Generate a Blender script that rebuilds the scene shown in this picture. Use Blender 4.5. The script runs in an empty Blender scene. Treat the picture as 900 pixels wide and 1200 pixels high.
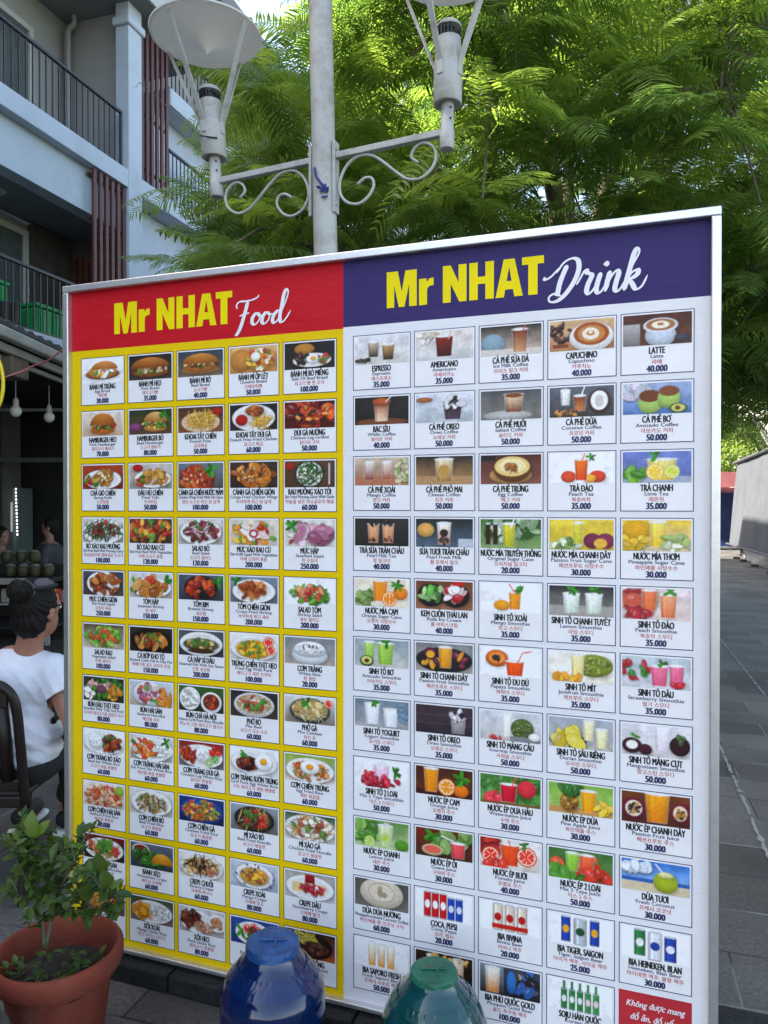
import bpy, bmesh, math, random
import numpy as np
from mathutils import Vector, Matrix
from mathutils.geometry import tessellate_polygon

SC = bpy.context.scene
COL = SC.collection
R = math.radians

# ------------------------------------------------------------------ camera
cam_d = bpy.data.cameras.new('camera')
cam = bpy.data.objects.new('camera', cam_d)
COL.objects.link(cam)
CAM_Z = 1.55
cam.location = (0, 0, CAM_Z)
cam.rotation_euler = (R(90 - 0.53), 0, 0)
cam_d.sensor_fit = 'VERTICAL'
cam_d.sensor_height = 24.0
cam_d.lens = 24.0 * 870 / 1200
cam_d.clip_start = 0.05
cam_d.clip_end = 2000
SC.camera = cam

# ------------------------------------------------------------------ sky, sun, exposure
AX = Vector((0.2957, 0.9553, 0))       # along the street
BX = Vector((0.9553, -0.2957, 0))      # across it, to the right
SUN_DIR = (-BX * .96 - AX * .26).normalized()
SUN_EL = R(44)
world = bpy.data.worlds.new('World')
SC.world = world
world.use_nodes = True
wn = world.node_tree
bg = wn.nodes['Background']
sky = wn.nodes.new('ShaderNodeTexSky')
sky.sky_type = 'NISHITA'
sky.sun_disc = False
sky.sun_elevation = SUN_EL
sky.sun_rotation = math.atan2(SUN_DIR.x, SUN_DIR.y)
sky.air_density = .9
sky.dust_density = 1.8
sky.ozone_density = .6
wb = wn.nodes.new('ShaderNodeMix')           # camera white balance set for open shade
wb.data_type = 'RGBA'; wb.blend_type = 'MULTIPLY'; wb.inputs['Factor'].default_value = 1
wb.inputs['B'].default_value = (1.0, .905, .80, 1)
wn.links.new(sky.outputs[0], wb.inputs['A'])
wn.links.new(wb.outputs['Result'], bg.inputs[0])
bg.inputs[1].default_value = 0.15
sun_d = bpy.data.lights.new('sun', 'SUN')
sun_d.energy = 5.0
sun_d.angle = R(0.53)
sun_d.color = (1.0, 0.93, 0.82)
sun = bpy.data.objects.new('sun', sun_d)
COL.objects.link(sun)
sv = Vector((SUN_DIR.x * math.cos(SUN_EL), SUN_DIR.y * math.cos(SUN_EL), math.sin(SUN_EL)))
sun.rotation_euler = sv.to_track_quat('Z', 'Y').to_euler()
sun.location = (0, 10, 30)
SC.view_settings.view_transform = 'Standard'
SC.view_settings.look = 'None'
SC.view_settings.gamma = 1
SC.view_settings.use_curve_mapping = False
SC.view_settings.exposure = 2.42
SC.render.engine = 'CYCLES'
SC.cycles.max_bounces = 8
SC.cycles.transparent_max_bounces = 8

# ------------------------------------------------------------------ helpers
def px(x, y, d):
    """point at depth d seen at photo pixel (x, y)"""
    return Vector(((x - 450) / 870 * d, d, CAM_Z + (592 - y) / 870 * d))

def st(s, l, z=0.0):
    """street frame (along, across, up) to world"""
    return Vector((AX.x * s + BX.x * l, AX.y * s + BX.y * l, z))

def hexc(h):
    if len(h) == 3:
        h = ''.join(c * 2 for c in h)
    v = [int(h[i:i + 2], 16) / 255 for i in (0, 2, 4)]
    return np.array([c / 12.92 if c <= .04045 else ((c + .055) / 1.055) ** 2.4 for c in v])

MATS = {}
def mat(name, color, rough=0.6, var=0.12, scale=8.0, bump=0.0, bscale=None, metal=0.0, spec=0.5,
        trans=0.0, coat=0.0, emit=None, dirt=None, dirt_scale=2.0, dirt_amt=0.5):
    if name in MATS:
        return MATS[name]
    m = bpy.data.materials.new(name)
    m.use_nodes = True
    nt = m.node_tree
    b = nt.nodes['Principled BSDF']
    b.inputs['Roughness'].default_value = rough
    b.inputs['Metallic'].default_value = metal
    b.inputs['Specular IOR Level'].default_value = spec
    if trans:
        b.inputs['Transmission Weight'].default_value = trans
    if coat:
        b.inputs['Coat Weight'].default_value = coat
    tc = nt.nodes.new('ShaderNodeTexCoord')
    nz = nt.nodes.new('ShaderNodeTexNoise')
    nz.inputs['Scale'].default_value = scale
    nz.inputs['Detail'].default_value = 6
    nt.links.new(tc.outputs['Object'], nz.inputs['Vector'])
    rp = nt.nodes.new('ShaderNodeValToRGB')
    c = Vector(color[:3])
    rp.color_ramp.elements[0].position = .3
    rp.color_ramp.elements[1].position = .7
    rp.color_ramp.elements[0].color = (*(c * (1 - var)), 1)
    rp.color_ramp.elements[1].color = (*[min(1, v * (1 + var)) for v in c], 1)
    nt.links.new(nz.outputs['Fac'], rp.inputs['Fac'])
    out = rp.outputs['Color']
    if dirt:
        n2 = nt.nodes.new('ShaderNodeTexNoise')
        n2.inputs['Scale'].default_value = dirt_scale
        n2.inputs['Detail'].default_value = 9
        n2.inputs['Roughness'].default_value = .7
        nt.links.new(tc.outputs['Object'], n2.inputs['Vector'])
        r2 = nt.nodes.new('ShaderNodeValToRGB')
        r2.color_ramp.elements[0].position = .48
        r2.color_ramp.elements[1].position = .72
        r2.color_ramp.elements[0].color = (0, 0, 0, 1)
        r2.color_ramp.elements[1].color = (dirt_amt,) * 3 + (1,)
        nt.links.new(n2.outputs['Fac'], r2.inputs['Fac'])
        mx = nt.nodes.new('ShaderNodeMix')
        mx.data_type = 'RGBA'
        nt.links.new(r2.outputs['Color'], mx.inputs['Factor'])
        nt.links.new(out, mx.inputs['A'])
        mx.inputs['B'].default_value = (*dirt, 1)
        out = mx.outputs['Result']
    nt.links.new(out, b.inputs['Base Color'])
    if bump:
        n3 = nt.nodes.new('ShaderNodeTexNoise')
        n3.inputs['Scale'].default_value = bscale or scale * 4
        n3.inputs['Detail'].default_value = 5
        nt.links.new(tc.outputs['Object'], n3.inputs['Vector'])
        bp = nt.nodes.new('ShaderNodeBump')
        bp.inputs['Strength'].default_value = bump
        bp.inputs['Distance'].default_value = .02
        nt.links.new(n3.outputs['Fac'], bp.inputs['Height'])
        nt.links.new(bp.outputs['Normal'], b.inputs['Normal'])
    if emit:
        b.inputs['Emission Color'].default_value = (*color[:3], 1)
        b.inputs['Emission Strength'].default_value = emit
    MATS[name] = m
    return m

def leaf_mat(name, col, tcol, tf=0.45, rough=0.5, var=0.35):
    """two-sided leaf: reflects and lets light through; per-leaf tint from the 'tint' attribute"""
    m = bpy.data.materials.new(name)
    m.use_nodes = True
    nt = m.node_tree
    b = nt.nodes['Principled BSDF']
    b.inputs['Roughness'].default_value = rough
    b.inputs['Specular IOR Level'].default_value = .35
    at = nt.nodes.new('ShaderNodeAttribute')
    at.attribute_name = 'tint'
    def ramp(c):
        r = nt.nodes.new('ShaderNodeValToRGB')
        c = Vector(c)
        r.color_ramp.elements[0].color = (c.x * (1 - var), c.y * (1 - var * .8), c.z * (1 - var * .5), 1)
        r.color_ramp.elements[1].color = (c.x * (1 + var * 1.6), c.y * (1 + var), c.z * (1 + var * .4), 1)
        nt.links.new(at.outputs['Fac'], r.inputs['Fac'])
        return r.outputs['Color']
    nt.links.new(ramp(col), b.inputs['Base Color'])
    tr = nt.nodes.new('ShaderNodeBsdfTranslucent')
    nt.links.new(ramp(tcol), tr.inputs['Color'])
    mx = nt.nodes.new('ShaderNodeMixShader')
    mx.inputs[0].default_value = tf
    nt.links.new(b.outputs[0], mx.inputs[1])
    nt.links.new(tr.outputs[0], mx.inputs[2])
    nt.links.new(mx.outputs[0], nt.nodes['Material Output'].inputs[0])
    MATS[name] = m
    return m

def tag(o, label=None, cat=None, group=None, kind=None):
    if label: o['label'] = label
    if cat: o['category'] = cat
    if group: o['group'] = group
    if kind: o['kind'] = kind
    return o

def thing(name, label, cat, loc=(0, 0, 0), rotz=0.0, group=None):
    o = bpy.data.objects.new(name, None)
    COL.objects.link(o)
    o.location = loc
    o.rotation_euler = (0, 0, rotz)
    o.empty_display_size = .1
    return tag(o, label, cat, group)

def root_of(o):
    while o.parent:
        o = o.parent
    return o

class MB:
    """collects faces; build() links them as ONE mesh object"""
    def __init__(s):
        s.v = []; s.f = []; s.m = []
    def poly(s, pts, mi=0):
        n = len(s.v)
        s.v += [tuple(p) for p in pts]
        s.f.append(tuple(range(n, n + len(pts)))); s.m.append(mi)
    def mesh(s, vs, fs, mi=0):
        n = len(s.v)
        s.v += [tuple(p) for p in vs]
        s.f += [tuple(i + n for i in f) for f in fs]
        s.m += [mi] * len(fs)
    def box(s, c, size, mi=0, ax=None, bev=0.0):
        """box by centre and full size; ax = (x, y, z) direction vectors"""
        c = Vector(c)
        X, Y, Z = ax or (Vector((1, 0, 0)), Vector((0, 1, 0)), Vector((0, 0, 1)))
        hx, hy, hz = [v / 2 for v in size]
        if bev:
            bm = bmesh.new()
            bmesh.ops.create_cube(bm, size=1)
            for v in bm.verts:
                v.co = Vector((v.co.x * hx * 2, v.co.y * hy * 2, v.co.z * hz * 2))
            bmesh.ops.bevel(bm, geom=bm.edges[:], offset=min(bev, hx * .9, hy * .9, hz * .9), segments=2, affect='EDGES', profile=.5)
            bm.verts.index_update()
            s.mesh([c + X * v.co.x + Y * v.co.y + Z * v.co.z for v in bm.verts], [[v.index for v in f.verts] for f in bm.faces], mi)
            bm.free()
            return
        vs = [c + X * a * hx + Y * b * hy + Z * d * hz for a in (-1, 1) for b in (-1, 1) for d in (-1, 1)]
        s.mesh(vs, [(0, 1, 3, 2), (4, 6, 7, 5), (0, 4, 5, 1), (2, 3, 7, 6), (0, 2, 6, 4), (1, 5, 7, 3)], mi)
    def sbox(s, s0, s1, l0, l1, z0, z1, mi=0, bev=0.0):
        """box in the street frame"""
        s.box(st((s0 + s1) / 2, (l0 + l1) / 2, (z0 + z1) / 2), (abs(s1 - s0), abs(l1 - l0), abs(z1 - z0)), mi, (AX, BX, Vector((0, 0, 1))), bev)
    def tube(s, path, r, seg=10, mi=0, cap=True):
        path = [Vector(p) for p in path]
        n = len(path)
        rr = r if isinstance(r, (list, tuple)) else [r] * n
        base = len(s.v)
        up = None
        for i, p in enumerate(path):
            t = (path[min(i + 1, n - 1)] - path[max(i - 1, 0)])
            if t.length < 1e-9: t = Vector((0, 0, 1))
            t.normalize()
            if up is None:
                up = t.orthogonal().normalized()
            else:
                up = (up - t * up.dot(t))
                up = up.normalized() if up.length > 1e-6 else t.orthogonal().normalized()
            bi = t.cross(up)
            for k in range(seg):
                a = 2 * math.pi * k / seg
                s.v.append(tuple(p + (up * math.cos(a) + bi * math.sin(a)) * rr[i]))
        for i in range(n - 1):
            for k in range(seg):
                a = base + i * seg + k; b = base + i * seg + (k + 1) % seg
                s.f.append((a, b, b + seg, a + seg)); s.m.append(mi)
        if cap:
            s.f.append(tuple(base + k for k in reversed(range(seg)))); s.m.append(mi)
            s.f.append(tuple(base + (n - 1) * seg + k for k in range(seg))); s.m.append(mi)
    def lathe(s, prof, c, seg=40, mi=0, closed=False, wob=None):
        c = Vector(c)
        base = len(s.v); n = len(prof)
        for i, (r, z) in enumerate(prof):
            for k in range(seg):
                a = 2 * math.pi * k / seg
                q = r * (1 + (wob(i, a) if wob else 0))
                s.v.append((c.x + math.cos(a) * q, c.y + math.sin(a) * q, c.z + z))
        for i in range(n if closed else n - 1):
            j = (i + 1) % n
            for k in range(seg):
                k2 = (k + 1) % seg
                s.f.append((base + i * seg + k, base + i * seg + k2, base + j * seg + k2, base + j * seg + k)); s.m.append(mi)
    def ellipsoid(s, c, rad, seg=16, rings=10, mi=0, rot=None):
        c = Vector(c); base = len(s.v)
        pts = []
        for i in range(rings + 1):
            th = math.pi * i / rings
            for k in range(seg):
                a = 2 * math.pi * k / seg
                p = Vector((math.sin(th) * math.cos(a) * rad[0], math.sin(th) * math.sin(a) * rad[1], math.cos(th) * rad[2]))
                if rot: p = rot @ p
                pts.append(tuple(c + p))
        s.v += pts
        for i in range(rings):
            for k in range(seg):
                k2 = (k + 1) % seg
                f = (base + i * seg + k, base + (i + 1) * seg + k, base + (i + 1) * seg + k2, base + i * seg + k2)
                s.f.append(f); s.m.append(mi)
    def capsule(s, p0, p1, r0, r1, mi=0, seg=14):
        p0 = Vector(p0); p1 = Vector(p1)
        d = (p1 - p0); L = d.length; d.normalize()
        path = []; rad = []
        for k in range(6):
            a = math.pi / 2 * (1 - k / 5)
            path.append(p0 - d * r0 * math.sin(a)); rad.append(max(r0 * math.cos(a), 1e-4))
        for k in range(6):
            a = math.pi / 2 * k / 5
            path.append(p1 + d * r1 * math.sin(a)); rad.append(max(r1 * math.cos(a), 1e-4))
        s.tube(path, rad, seg, mi)
    def build(s, name, mats, parent=None, local=False, smooth=None, loc=None, merge=False):
        me = bpy.data.meshes.new(name)
        off = Vector((0, 0, 0))
        if parent and not local: off = root_of(parent).location
        elif loc is not None: off = Vector(loc)
        V = np.array(s.v, dtype=np.float64).reshape(-1, 3) - np.array(off)
        me.from_pydata(V.tolist(), [], s.f)
        for m in (mats if isinstance(mats, (list, tuple)) else [mats]):
            me.materials.append(m)
        if max(s.m, default=0) > 0:
            me.polygons.foreach_set('material_index', s.m)
        if merge:
            bm = bmesh.new(); bm.from_mesh(me)
            bmesh.ops.remove_doubles(bm, verts=bm.verts, dist=1e-5)
            bmesh.ops.recalc_face_normals(bm, faces=bm.faces)
            bm.to_mesh(me); bm.free()
        o = bpy.data.objects.new(name, me)
        COL.objects.link(o)
        if parent: o.parent = parent
        elif loc is not None: o.location = loc
        if smooth:
            me.shade_smooth() if smooth is True else me.set_sharp_from_angle(angle=R(smooth))
            if smooth is not True:
                me.polygons.foreach_set('use_smooth', [True] * len(me.polygons))
                me.set_sharp_from_angle(angle=R(smooth))
        me.update()
        return o

def np_mesh(name, V, F, mats, parent=None, tint=None, mi=None, loc=None):
    """big quad mesh from arrays"""
    me = bpy.data.meshes.new(name)
    off = np.array(root_of(parent).location) if parent else (np.array(loc) if loc is not None else np.zeros(3))
    V = (V - off).astype(np.float32)
    me.vertices.add(len(V)); me.vertices.foreach_set('co', V.ravel())
    k = F.shape[1]
    me.loops.add(F.size); me.loops.foreach_set('vertex_index', F.ravel().astype(np.int32))
    me.polygons.add(len(F))
    me.polygons.foreach_set('loop_start', np.arange(0, F.size, k, dtype=np.int32))
    me.polygons.foreach_set('loop_total', np.full(len(F), k, dtype=np.int32))
    for m in mats: me.materials.append(m)
    if mi is not None: me.polygons.foreach_set('material_index', mi.astype(np.int32))
    if tint is not None:
        a = me.attributes.new('tint', 'FLOAT', 'POINT')
        a.data.foreach_set('value', tint.astype(np.float32))
    me.update(calc_edges=True)
    o = bpy.data.objects.new(name, me)
    COL.objects.link(o)
    if parent: o.parent = parent
    elif loc is not None: o.location = loc
    return o

def remeshed(mb, name, m, parent, voxel=0.012, smooth_it=4, disp=None):
    """union of the collected closed shapes as one continuous skin"""
    o = mb.build(name, m, parent)
    md = o.modifiers.new('r', 'REMESH'); md.mode = 'VOXEL'; md.voxel_size = voxel; md.use_smooth_shade = True
    sm = o.modifiers.new('s', 'SMOOTH'); sm.factor = .5; sm.iterations = smooth_it
    dg = bpy.context.evaluated_depsgraph_get()
    me = bpy.data.meshes.new_from_object(o.evaluated_get(dg))
    o.modifiers.clear()
    old = o.data; o.data = me
    bpy.data.meshes.remove(old)
    if disp:
        n = len(me.vertices)
        co = np.empty(n * 3); me.vertices.foreach_get('co', co); co = co.reshape(-1, 3)
        no = np.empty(n * 3); me.vertices.foreach_get('normal', no); no = no.reshape(-1, 3)
        co = co + no * disp(co)[:, None]
        me.vertices.foreach_set('co', co.ravel()); me.update()
    return o

def spline(pts, n=8):
    """Catmull-Rom through the points"""
    P = [Vector(p) for p in pts]
    P = [P[0] * 2 - P[1]] + P + [P[-1] * 2 - P[-2]]
    out = []
    for i in range(1, len(P) - 2):
        a, b, c, d = P[i - 1:i + 3]
        for k in range(n):
            t = k / n
            out.append(.5 * ((2 * b) + (c - a) * t + (2 * a - 5 * b + 4 * c - d) * t * t + (3 * b - a - 3 * c + d) * t ** 3))
    out.append(P[-2])
    return out

SIGN_LOC = Vector((-1.082, 2.53, 0))
SIGN_ROT = math.atan2(-.3334, .9428)
# ------------------------------------------------------------------ ground
def paving():
    m = bpy.data.materials.new('granite_paving')
    m.use_nodes = True
    nt = m.node_tree
    b = nt.nodes['Principled BSDF']
    b.inputs['Specular IOR Level'].default_value = .28
    tc = nt.nodes.new('ShaderNodeTexCoord')
    mp = nt.nodes.new('ShaderNodeMapping')
    mp.vector_type = 'TEXTURE'
    mp.inputs['Rotation'].default_value = (0, 0, math.atan2(BX.y, BX.x))
    mp.inputs['Location'].default_value = (.11, .07, 0)
    nt.links.new(tc.outputs['Object'], mp.inputs['Vector'])
    br = nt.nodes.new('ShaderNodeTexBrick')
    br.inputs['Color1'].default_value = (.054, .050, .045, 1)
    br.inputs['Color2'].default_value = (.104, .098, .089, 1)
    br.inputs['Mortar'].default_value = (.02, .02, .02, 1)
    br.inputs['Scale'].default_value = 1
    br.inputs['Mortar Size'].default_value = .004
    br.inputs['Mortar Smooth'].default_value = .2
    br.inputs['Bias'].default_value = 0
    br.inputs['Brick Width'].default_value = .6
    br.inputs['Row Height'].default_value = .3
    nt.links.new(mp.outputs[0], br.inputs['Vector'])
    nz = nt.nodes.new('ShaderNodeTexNoise'); nz.inputs['Scale'].default_value = 60; nz.inputs['Detail'].default_value = 8; nz.inputs['Roughness'].default_value = .75
    nt.links.new(tc.outputs['Object'], nz.inputs['Vector'])
    n2 = nt.nodes.new('ShaderNodeTexNoise'); n2.inputs['Scale'].default_value = 1.3; n2.inputs['Detail'].default_value = 7
    nt.links.new(tc.outputs['Object'], n2.inputs['Vector'])
    r1 = nt.nodes.new('ShaderNodeMapRange'); r1.inputs[1].default_value = .3; r1.inputs[2].default_value = .7; r1.inputs[3].default_value = .4; r1.inputs[4].default_value = 1.7
    nt.links.new(nz.outputs['Fac'], r1.inputs[0])
    r2 = nt.nodes.new('ShaderNodeMapRange'); r2.inputs[1].default_value = .3; r2.inputs[2].default_value = .7; r2.inputs[3].default_value = .5; r2.inputs[4].default_value = 1.5
    nt.links.new(n2.outputs['Fac'], r2.inputs[0])
    mu = nt.nodes.new('ShaderNodeMath'); mu.operation = 'MULTIPLY'
    nt.links.new(r1.outputs[0], mu.inputs[0]); nt.links.new(r2.outputs[0], mu.inputs[1])
    mx = nt.nodes.new('ShaderNodeVectorMath'); mx.operation = 'SCALE'
    nt.links.new(br.outputs['Color'], mx.inputs[0]); nt.links.new(mu.outputs[0], mx.inputs['Scale'])
    # pale cement left in some joints
    n3 = nt.nodes.new('ShaderNodeTexNoise'); n3.inputs['Scale'].default_value = 2.2; n3.inputs['Detail'].default_value = 5
    nt.links.new(tc.outputs['Object'], n3.inputs['Vector'])
    r3 = nt.nodes.new('ShaderNodeMapRange'); r3.inputs[1].default_value = .46; r3.inputs[2].default_value = .6
    nt.links.new(n3.outputs['Fac'], r3.inputs[0])
    m2 = nt.nodes.new('ShaderNodeMath'); m2.operation = 'MULTIPLY'
    nt.links.new(r3.outputs[0], m2.inputs[0]); nt.links.new(br.outputs['Fac'], m2.inputs[1])
    mc = nt.nodes.new('ShaderNodeMix'); mc.data_type = 'RGBA'
    nt.links.new(m2.outputs[0], mc.inputs['Factor']); nt.links.new(mx.outputs[0], mc.inputs['A'])
    mc.inputs['B'].default_value = (.26, .26, .25, 1)
    nt.links.new(mc.outputs['Result'], b.inputs['Base Color'])
    rr = nt.nodes.new('ShaderNodeMapRange'); rr.inputs[3].default_value = .42; rr.inputs[4].default_value = .75
    nt.links.new(nz.outputs['Fac'], rr.inputs[0]); nt.links.new(rr.outputs[0], b.inputs['Roughness'])
    hh = nt.nodes.new('ShaderNodeMath'); hh.operation = 'MULTIPLY_ADD'; hh.inputs[1].default_value = -1.5
    nt.links.new(br.outputs['Fac'], hh.inputs[0]); nt.links.new(nz.outputs['Fac'], hh.inputs[2])
    bp = nt.nodes.new('ShaderNodeBump'); bp.inputs['Strength'].default_value = .6; bp.inputs['Distance'].default_value = .008
    nt.links.new(hh.outputs[0], bp.inputs['Height']); nt.links.new(bp.outputs[0], b.inputs['Normal'])
    return m
b = MB(); b.poly([(-150, -60, 0), (150, -60, 0), (150, 400, 0), (-150, 400, 0)])
tag(b.build('pavement', paving()), kind='structure')
rng = random.Random(4)
m_cem = mat('cement', (.26, .26, .25), .8, .2, 60)
b = MB()
for l, s0, s1, wd in ((.655, 3.3, 5.6, .012), (1.18, 6.6, 9.4, .014), (.655, 1.2, 2.0, .006)):
    s = s0
    prev = None
    while s < s1:
        w1 = wd * rng.uniform(.25, .9) * (1 if rng.random() > .06 else 1.8)
        o = rng.uniform(-.004, .004)
        cur = (st(s, l + o - w1, .004), st(s, l + o + w1, .004))
        if prev and rng.random() > .14: b.poly([prev[0], prev[1], cur[1], cur[0]])
        prev = cur
        s += rng.uniform(.012, .045)
tag(b.build('cement_seam', m_cem), kind='structure')

# low stone kerb the sign stands on
m_granite = mat('dark_granite', (.016, .017, .017), .8, .35, 45, bump=.3, bscale=90, dirt=(.045, .045, .042), dirt_scale=6, dirt_amt=.4, spec=.25)
U = Vector((.9428, -.3334, 0)); N_ = Vector((.3334, .9428, 0)); UZ = Vector((0, 0, 1))
b = MB()
for k in range(4):
    c = SIGN_LOC + U * (.12 + .63 * k) + N_ * .17
    b.box((c.x, c.y, .029), (.622, .44, .058), 0, (U, N_, UZ), bev=.006)
tag(b.build('kerb', m_granite), kind='structure')

# ------------------------------------------------------------------ apartment building (street frame)
L0 = -8.13
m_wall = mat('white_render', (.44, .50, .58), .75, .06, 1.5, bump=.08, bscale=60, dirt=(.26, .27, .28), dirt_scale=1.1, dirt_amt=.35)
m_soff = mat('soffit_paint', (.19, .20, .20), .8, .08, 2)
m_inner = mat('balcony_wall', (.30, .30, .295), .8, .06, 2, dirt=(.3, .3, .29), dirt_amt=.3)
m_rail = mat('black_rail_paint', (.012, .012, .014), .4, .1)
m_lou = mat('maroon_louvre', (.085, .022, .020), .55, .2, 14, dirt=(.12, .05, .04), dirt_scale=4, dirt_amt=.3)
m_upvc = mat('white_upvc', (.42, .43, .41), .4, .04)
m_pipe = mat('grey_pipe', (.26, .27, .27), .5, .1)
m_cur = mat('dark_curtain', (.12, .125, .13), .7, .35, 6)
def glass():
    m = bpy.data.materials.new('window_glass'); m.use_nodes = True
    b_ = m.node_tree.nodes['Principled BSDF']
    b_.inputs['Base Color'].default_value = (.5, .55, .55, 1); b_.inputs['Roughness'].default_value = .03
    b_.inputs['Transmission Weight'].default_value = .9; b_.inputs['IOR'].default_value = 1.2
    return m
m_glass = glass()
BL = st(8, L0 - 4, 0)
bld = thing('apartment_building', 'pale blue white apartment block with railed balconies and maroon slat screens', 'building', BL)
b = MB()
# deep body behind the balconies, storey walls
b.sbox(-16, 30, -22, -11.2, 0, 10.75, 0)
b.build('wall', m_wall, bld)
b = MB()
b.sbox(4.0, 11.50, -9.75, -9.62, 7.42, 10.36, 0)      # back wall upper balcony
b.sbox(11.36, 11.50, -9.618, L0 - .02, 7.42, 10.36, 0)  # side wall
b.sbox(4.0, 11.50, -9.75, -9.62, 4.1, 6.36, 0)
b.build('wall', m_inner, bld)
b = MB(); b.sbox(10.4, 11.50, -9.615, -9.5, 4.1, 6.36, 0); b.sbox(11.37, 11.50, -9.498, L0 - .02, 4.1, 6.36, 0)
b.build('wall', mat('dark_brown_wall', (.06, .05, .045), .8, .3, 3), bld)  # darker brown wall pieces at the end of the lower balcony
# slabs: fascia, recess, beam
b = MB()
b.sbox(4.0, 12.2, L0 - 1.6, L0, 7.11, 7.42, 0, .01)
b.build('balcony_slab', m_wall, bld)
b = MB(); b.sbox(4.0, 11.49, L0 - .45, L0 - .18, 6.38, 7.108, 0); b.build('beam', m_wall, bld)
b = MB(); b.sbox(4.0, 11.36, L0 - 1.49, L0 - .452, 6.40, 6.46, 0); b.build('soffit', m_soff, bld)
b = MB(); b.sbox(4.0, 12.2, L0 - 1.6, L0, 3.82, 4.10, 0, .01); b.build('balcony_slab', m_wall, bld)
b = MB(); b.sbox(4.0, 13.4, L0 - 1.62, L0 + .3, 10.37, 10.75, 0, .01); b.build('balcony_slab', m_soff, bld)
b = MB(); b.sbox(4.0, 13.45, L0 + .31, L0 + .37, 10.37, 10.85, 0, .008); b.build('fascia_board', m_upvc, bld)
# column with a bevelled cap
b = MB(); b.sbox(11.14, 11.52, L0 - .26, L0 + .012, 3.2, 9.95, 0, .012); b.sbox(11.08, 11.58, L0 - .3, L0 + .06, 9.952, 10.10, 0, .03)
b.sbox(11.14, 11.52, L0 - .26, L0 + .012, 10.102, 10.366, 0, .012)
b.build('column', m_wall, bld)
def railing(s0, s1, l, z, h, step=.135, parent=bld):
    b = MB()
    b.sbox(s0, s1, l - .03, l + .03, z + h - .05, z + h, 0, .008)
    b.sbox(s0, s1, l - .015, l + .015, z + .02, z + .05)
    s = s0 + .01
    while s < s1:
        b.sbox(s, s + .018, l - .009, l + .009, z + .051, z + h - .051); s += step
    b.sbox(s1 - .03, s1, l - .012, l + .012, z, z + h - .051)
    return b.build('railing', m_rail, parent)
railing(4.0, 11.08, L0 - .1, 7.42, 1.0)
railing(4.0, 10.9, L0 - .1, 4.10, .98)
# doors
def door(s0, s1, l, z0, z1, panes=2):
    b = MB(); f = .1
    b.sbox(s0, s0 + f, l, l + .06, z0, z1); b.sbox(s1 - f, s1, l, l + .06, z0, z1)
    b.sbox(s0 + f, s1 - f, l, l + .06, z1 - f, z1); b.sbox(s0 + f, s1 - f, l, l + .06, z0, z0 + f)
    for k in range(1, panes):
        c = s0 + (s1 - s0) * k / panes
        b.sbox(c - .05, c + .05, l, l + .058, z0 + f, z1 - f)
    d = b.build('door', m_upvc, bld)
    b = MB(); b.sbox(s0 + f, s1 - f, l + .02, l + .026, z0 + f, z1 - f); b.build('pane', m_glass, d)
    b = MB(); n = 40
    for k in range(n):
        a0, a1 = s0 + f + (s1 - s0 - 2 * f) * k / n, s0 + f + (s1 - s0 - 2 * f) * (k + 1) / n
        o0, o1 = .012 * math.sin(k * 1.9), .012 * math.sin((k + 1) * 1.9)
        b.poly([st(a0, l + .004 + o0 * .2, z0 + f), st(a1, l + .004 + o1 * .2, z0 + f), st(a1, l + .004 + o1 * .2, z1 - f), st(a0, l + .004 + o0 * .2, z1 - f)])
    b.build('curtain', m_cur, d)
    b = MB(); b.sbox(s1 - .06, s1 - .03, l + .061, l + .10, z0 + 1.0, z0 + 1.14, 0, .006); b.build('handle', m_upvc, d)
door(7.6, 10.50, -9.615, 7.45, 9.75, 3)
door(7.2, 10.36, -9.615, 4.12, 6.22, 3)
b = MB()
for dl in (0, .09):
    b.tube([st(11.22 - dl * .6, -9.50 + dl, 7.43), st(11.22 - dl * .6, -9.50 + dl, 10.1)], .045, 12)
b.tube([st(11.22, -9.5, 10.1), st(11.2, -9.3, 10.22), st(11.2, -9.3, 10.36)], .05, 12)
b.build('drain_pipe', m_pipe, bld, smooth=40)
b = MB(); b.lathe([(.0, .01), (.11, .01), (.12, 0), (.12, .03)], st(9.2, L0 - .95, 6.37), 24); b.build('ceiling_light', m_upvc, bld)
# maroon slat screens
def louvre(s0, s1, l, z0, z1, n, cross, w=.075):
    b = MB()
    for k in range(n):
        s = s0 + (s1 - s0 - w) * k / (n - 1)
        dz = rng.uniform(-.03, .03)
        b.sbox(s, s + w, l - .022, l + .022, z0 + dz, z1 + dz, 0, .006)
    for z in cross:
        b.sbox(s0 - .05, s1 + .05, l - .08, l - .052, z - .025, z + .025)
    return b.build('slat_screen', m_lou, bld)
louvre(10.28, 11.12, L0 - .06, 3.9, 7.10, 6, (4.9, 6.3, 7.0))
louvre(11.56, 12.42, L0 - .05, 7.36, 10.2, 6, (7.7, 8.7, 9.8))
b = MB()
for k in range(9):
    l = -9.45 + .135 * k
    b.sbox(11.30, 11.36, l, l + .07, 4.12, 6.0 + rng.uniform(-.05, .05))
b.build('slat_screen', m_lou, bld)
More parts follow.
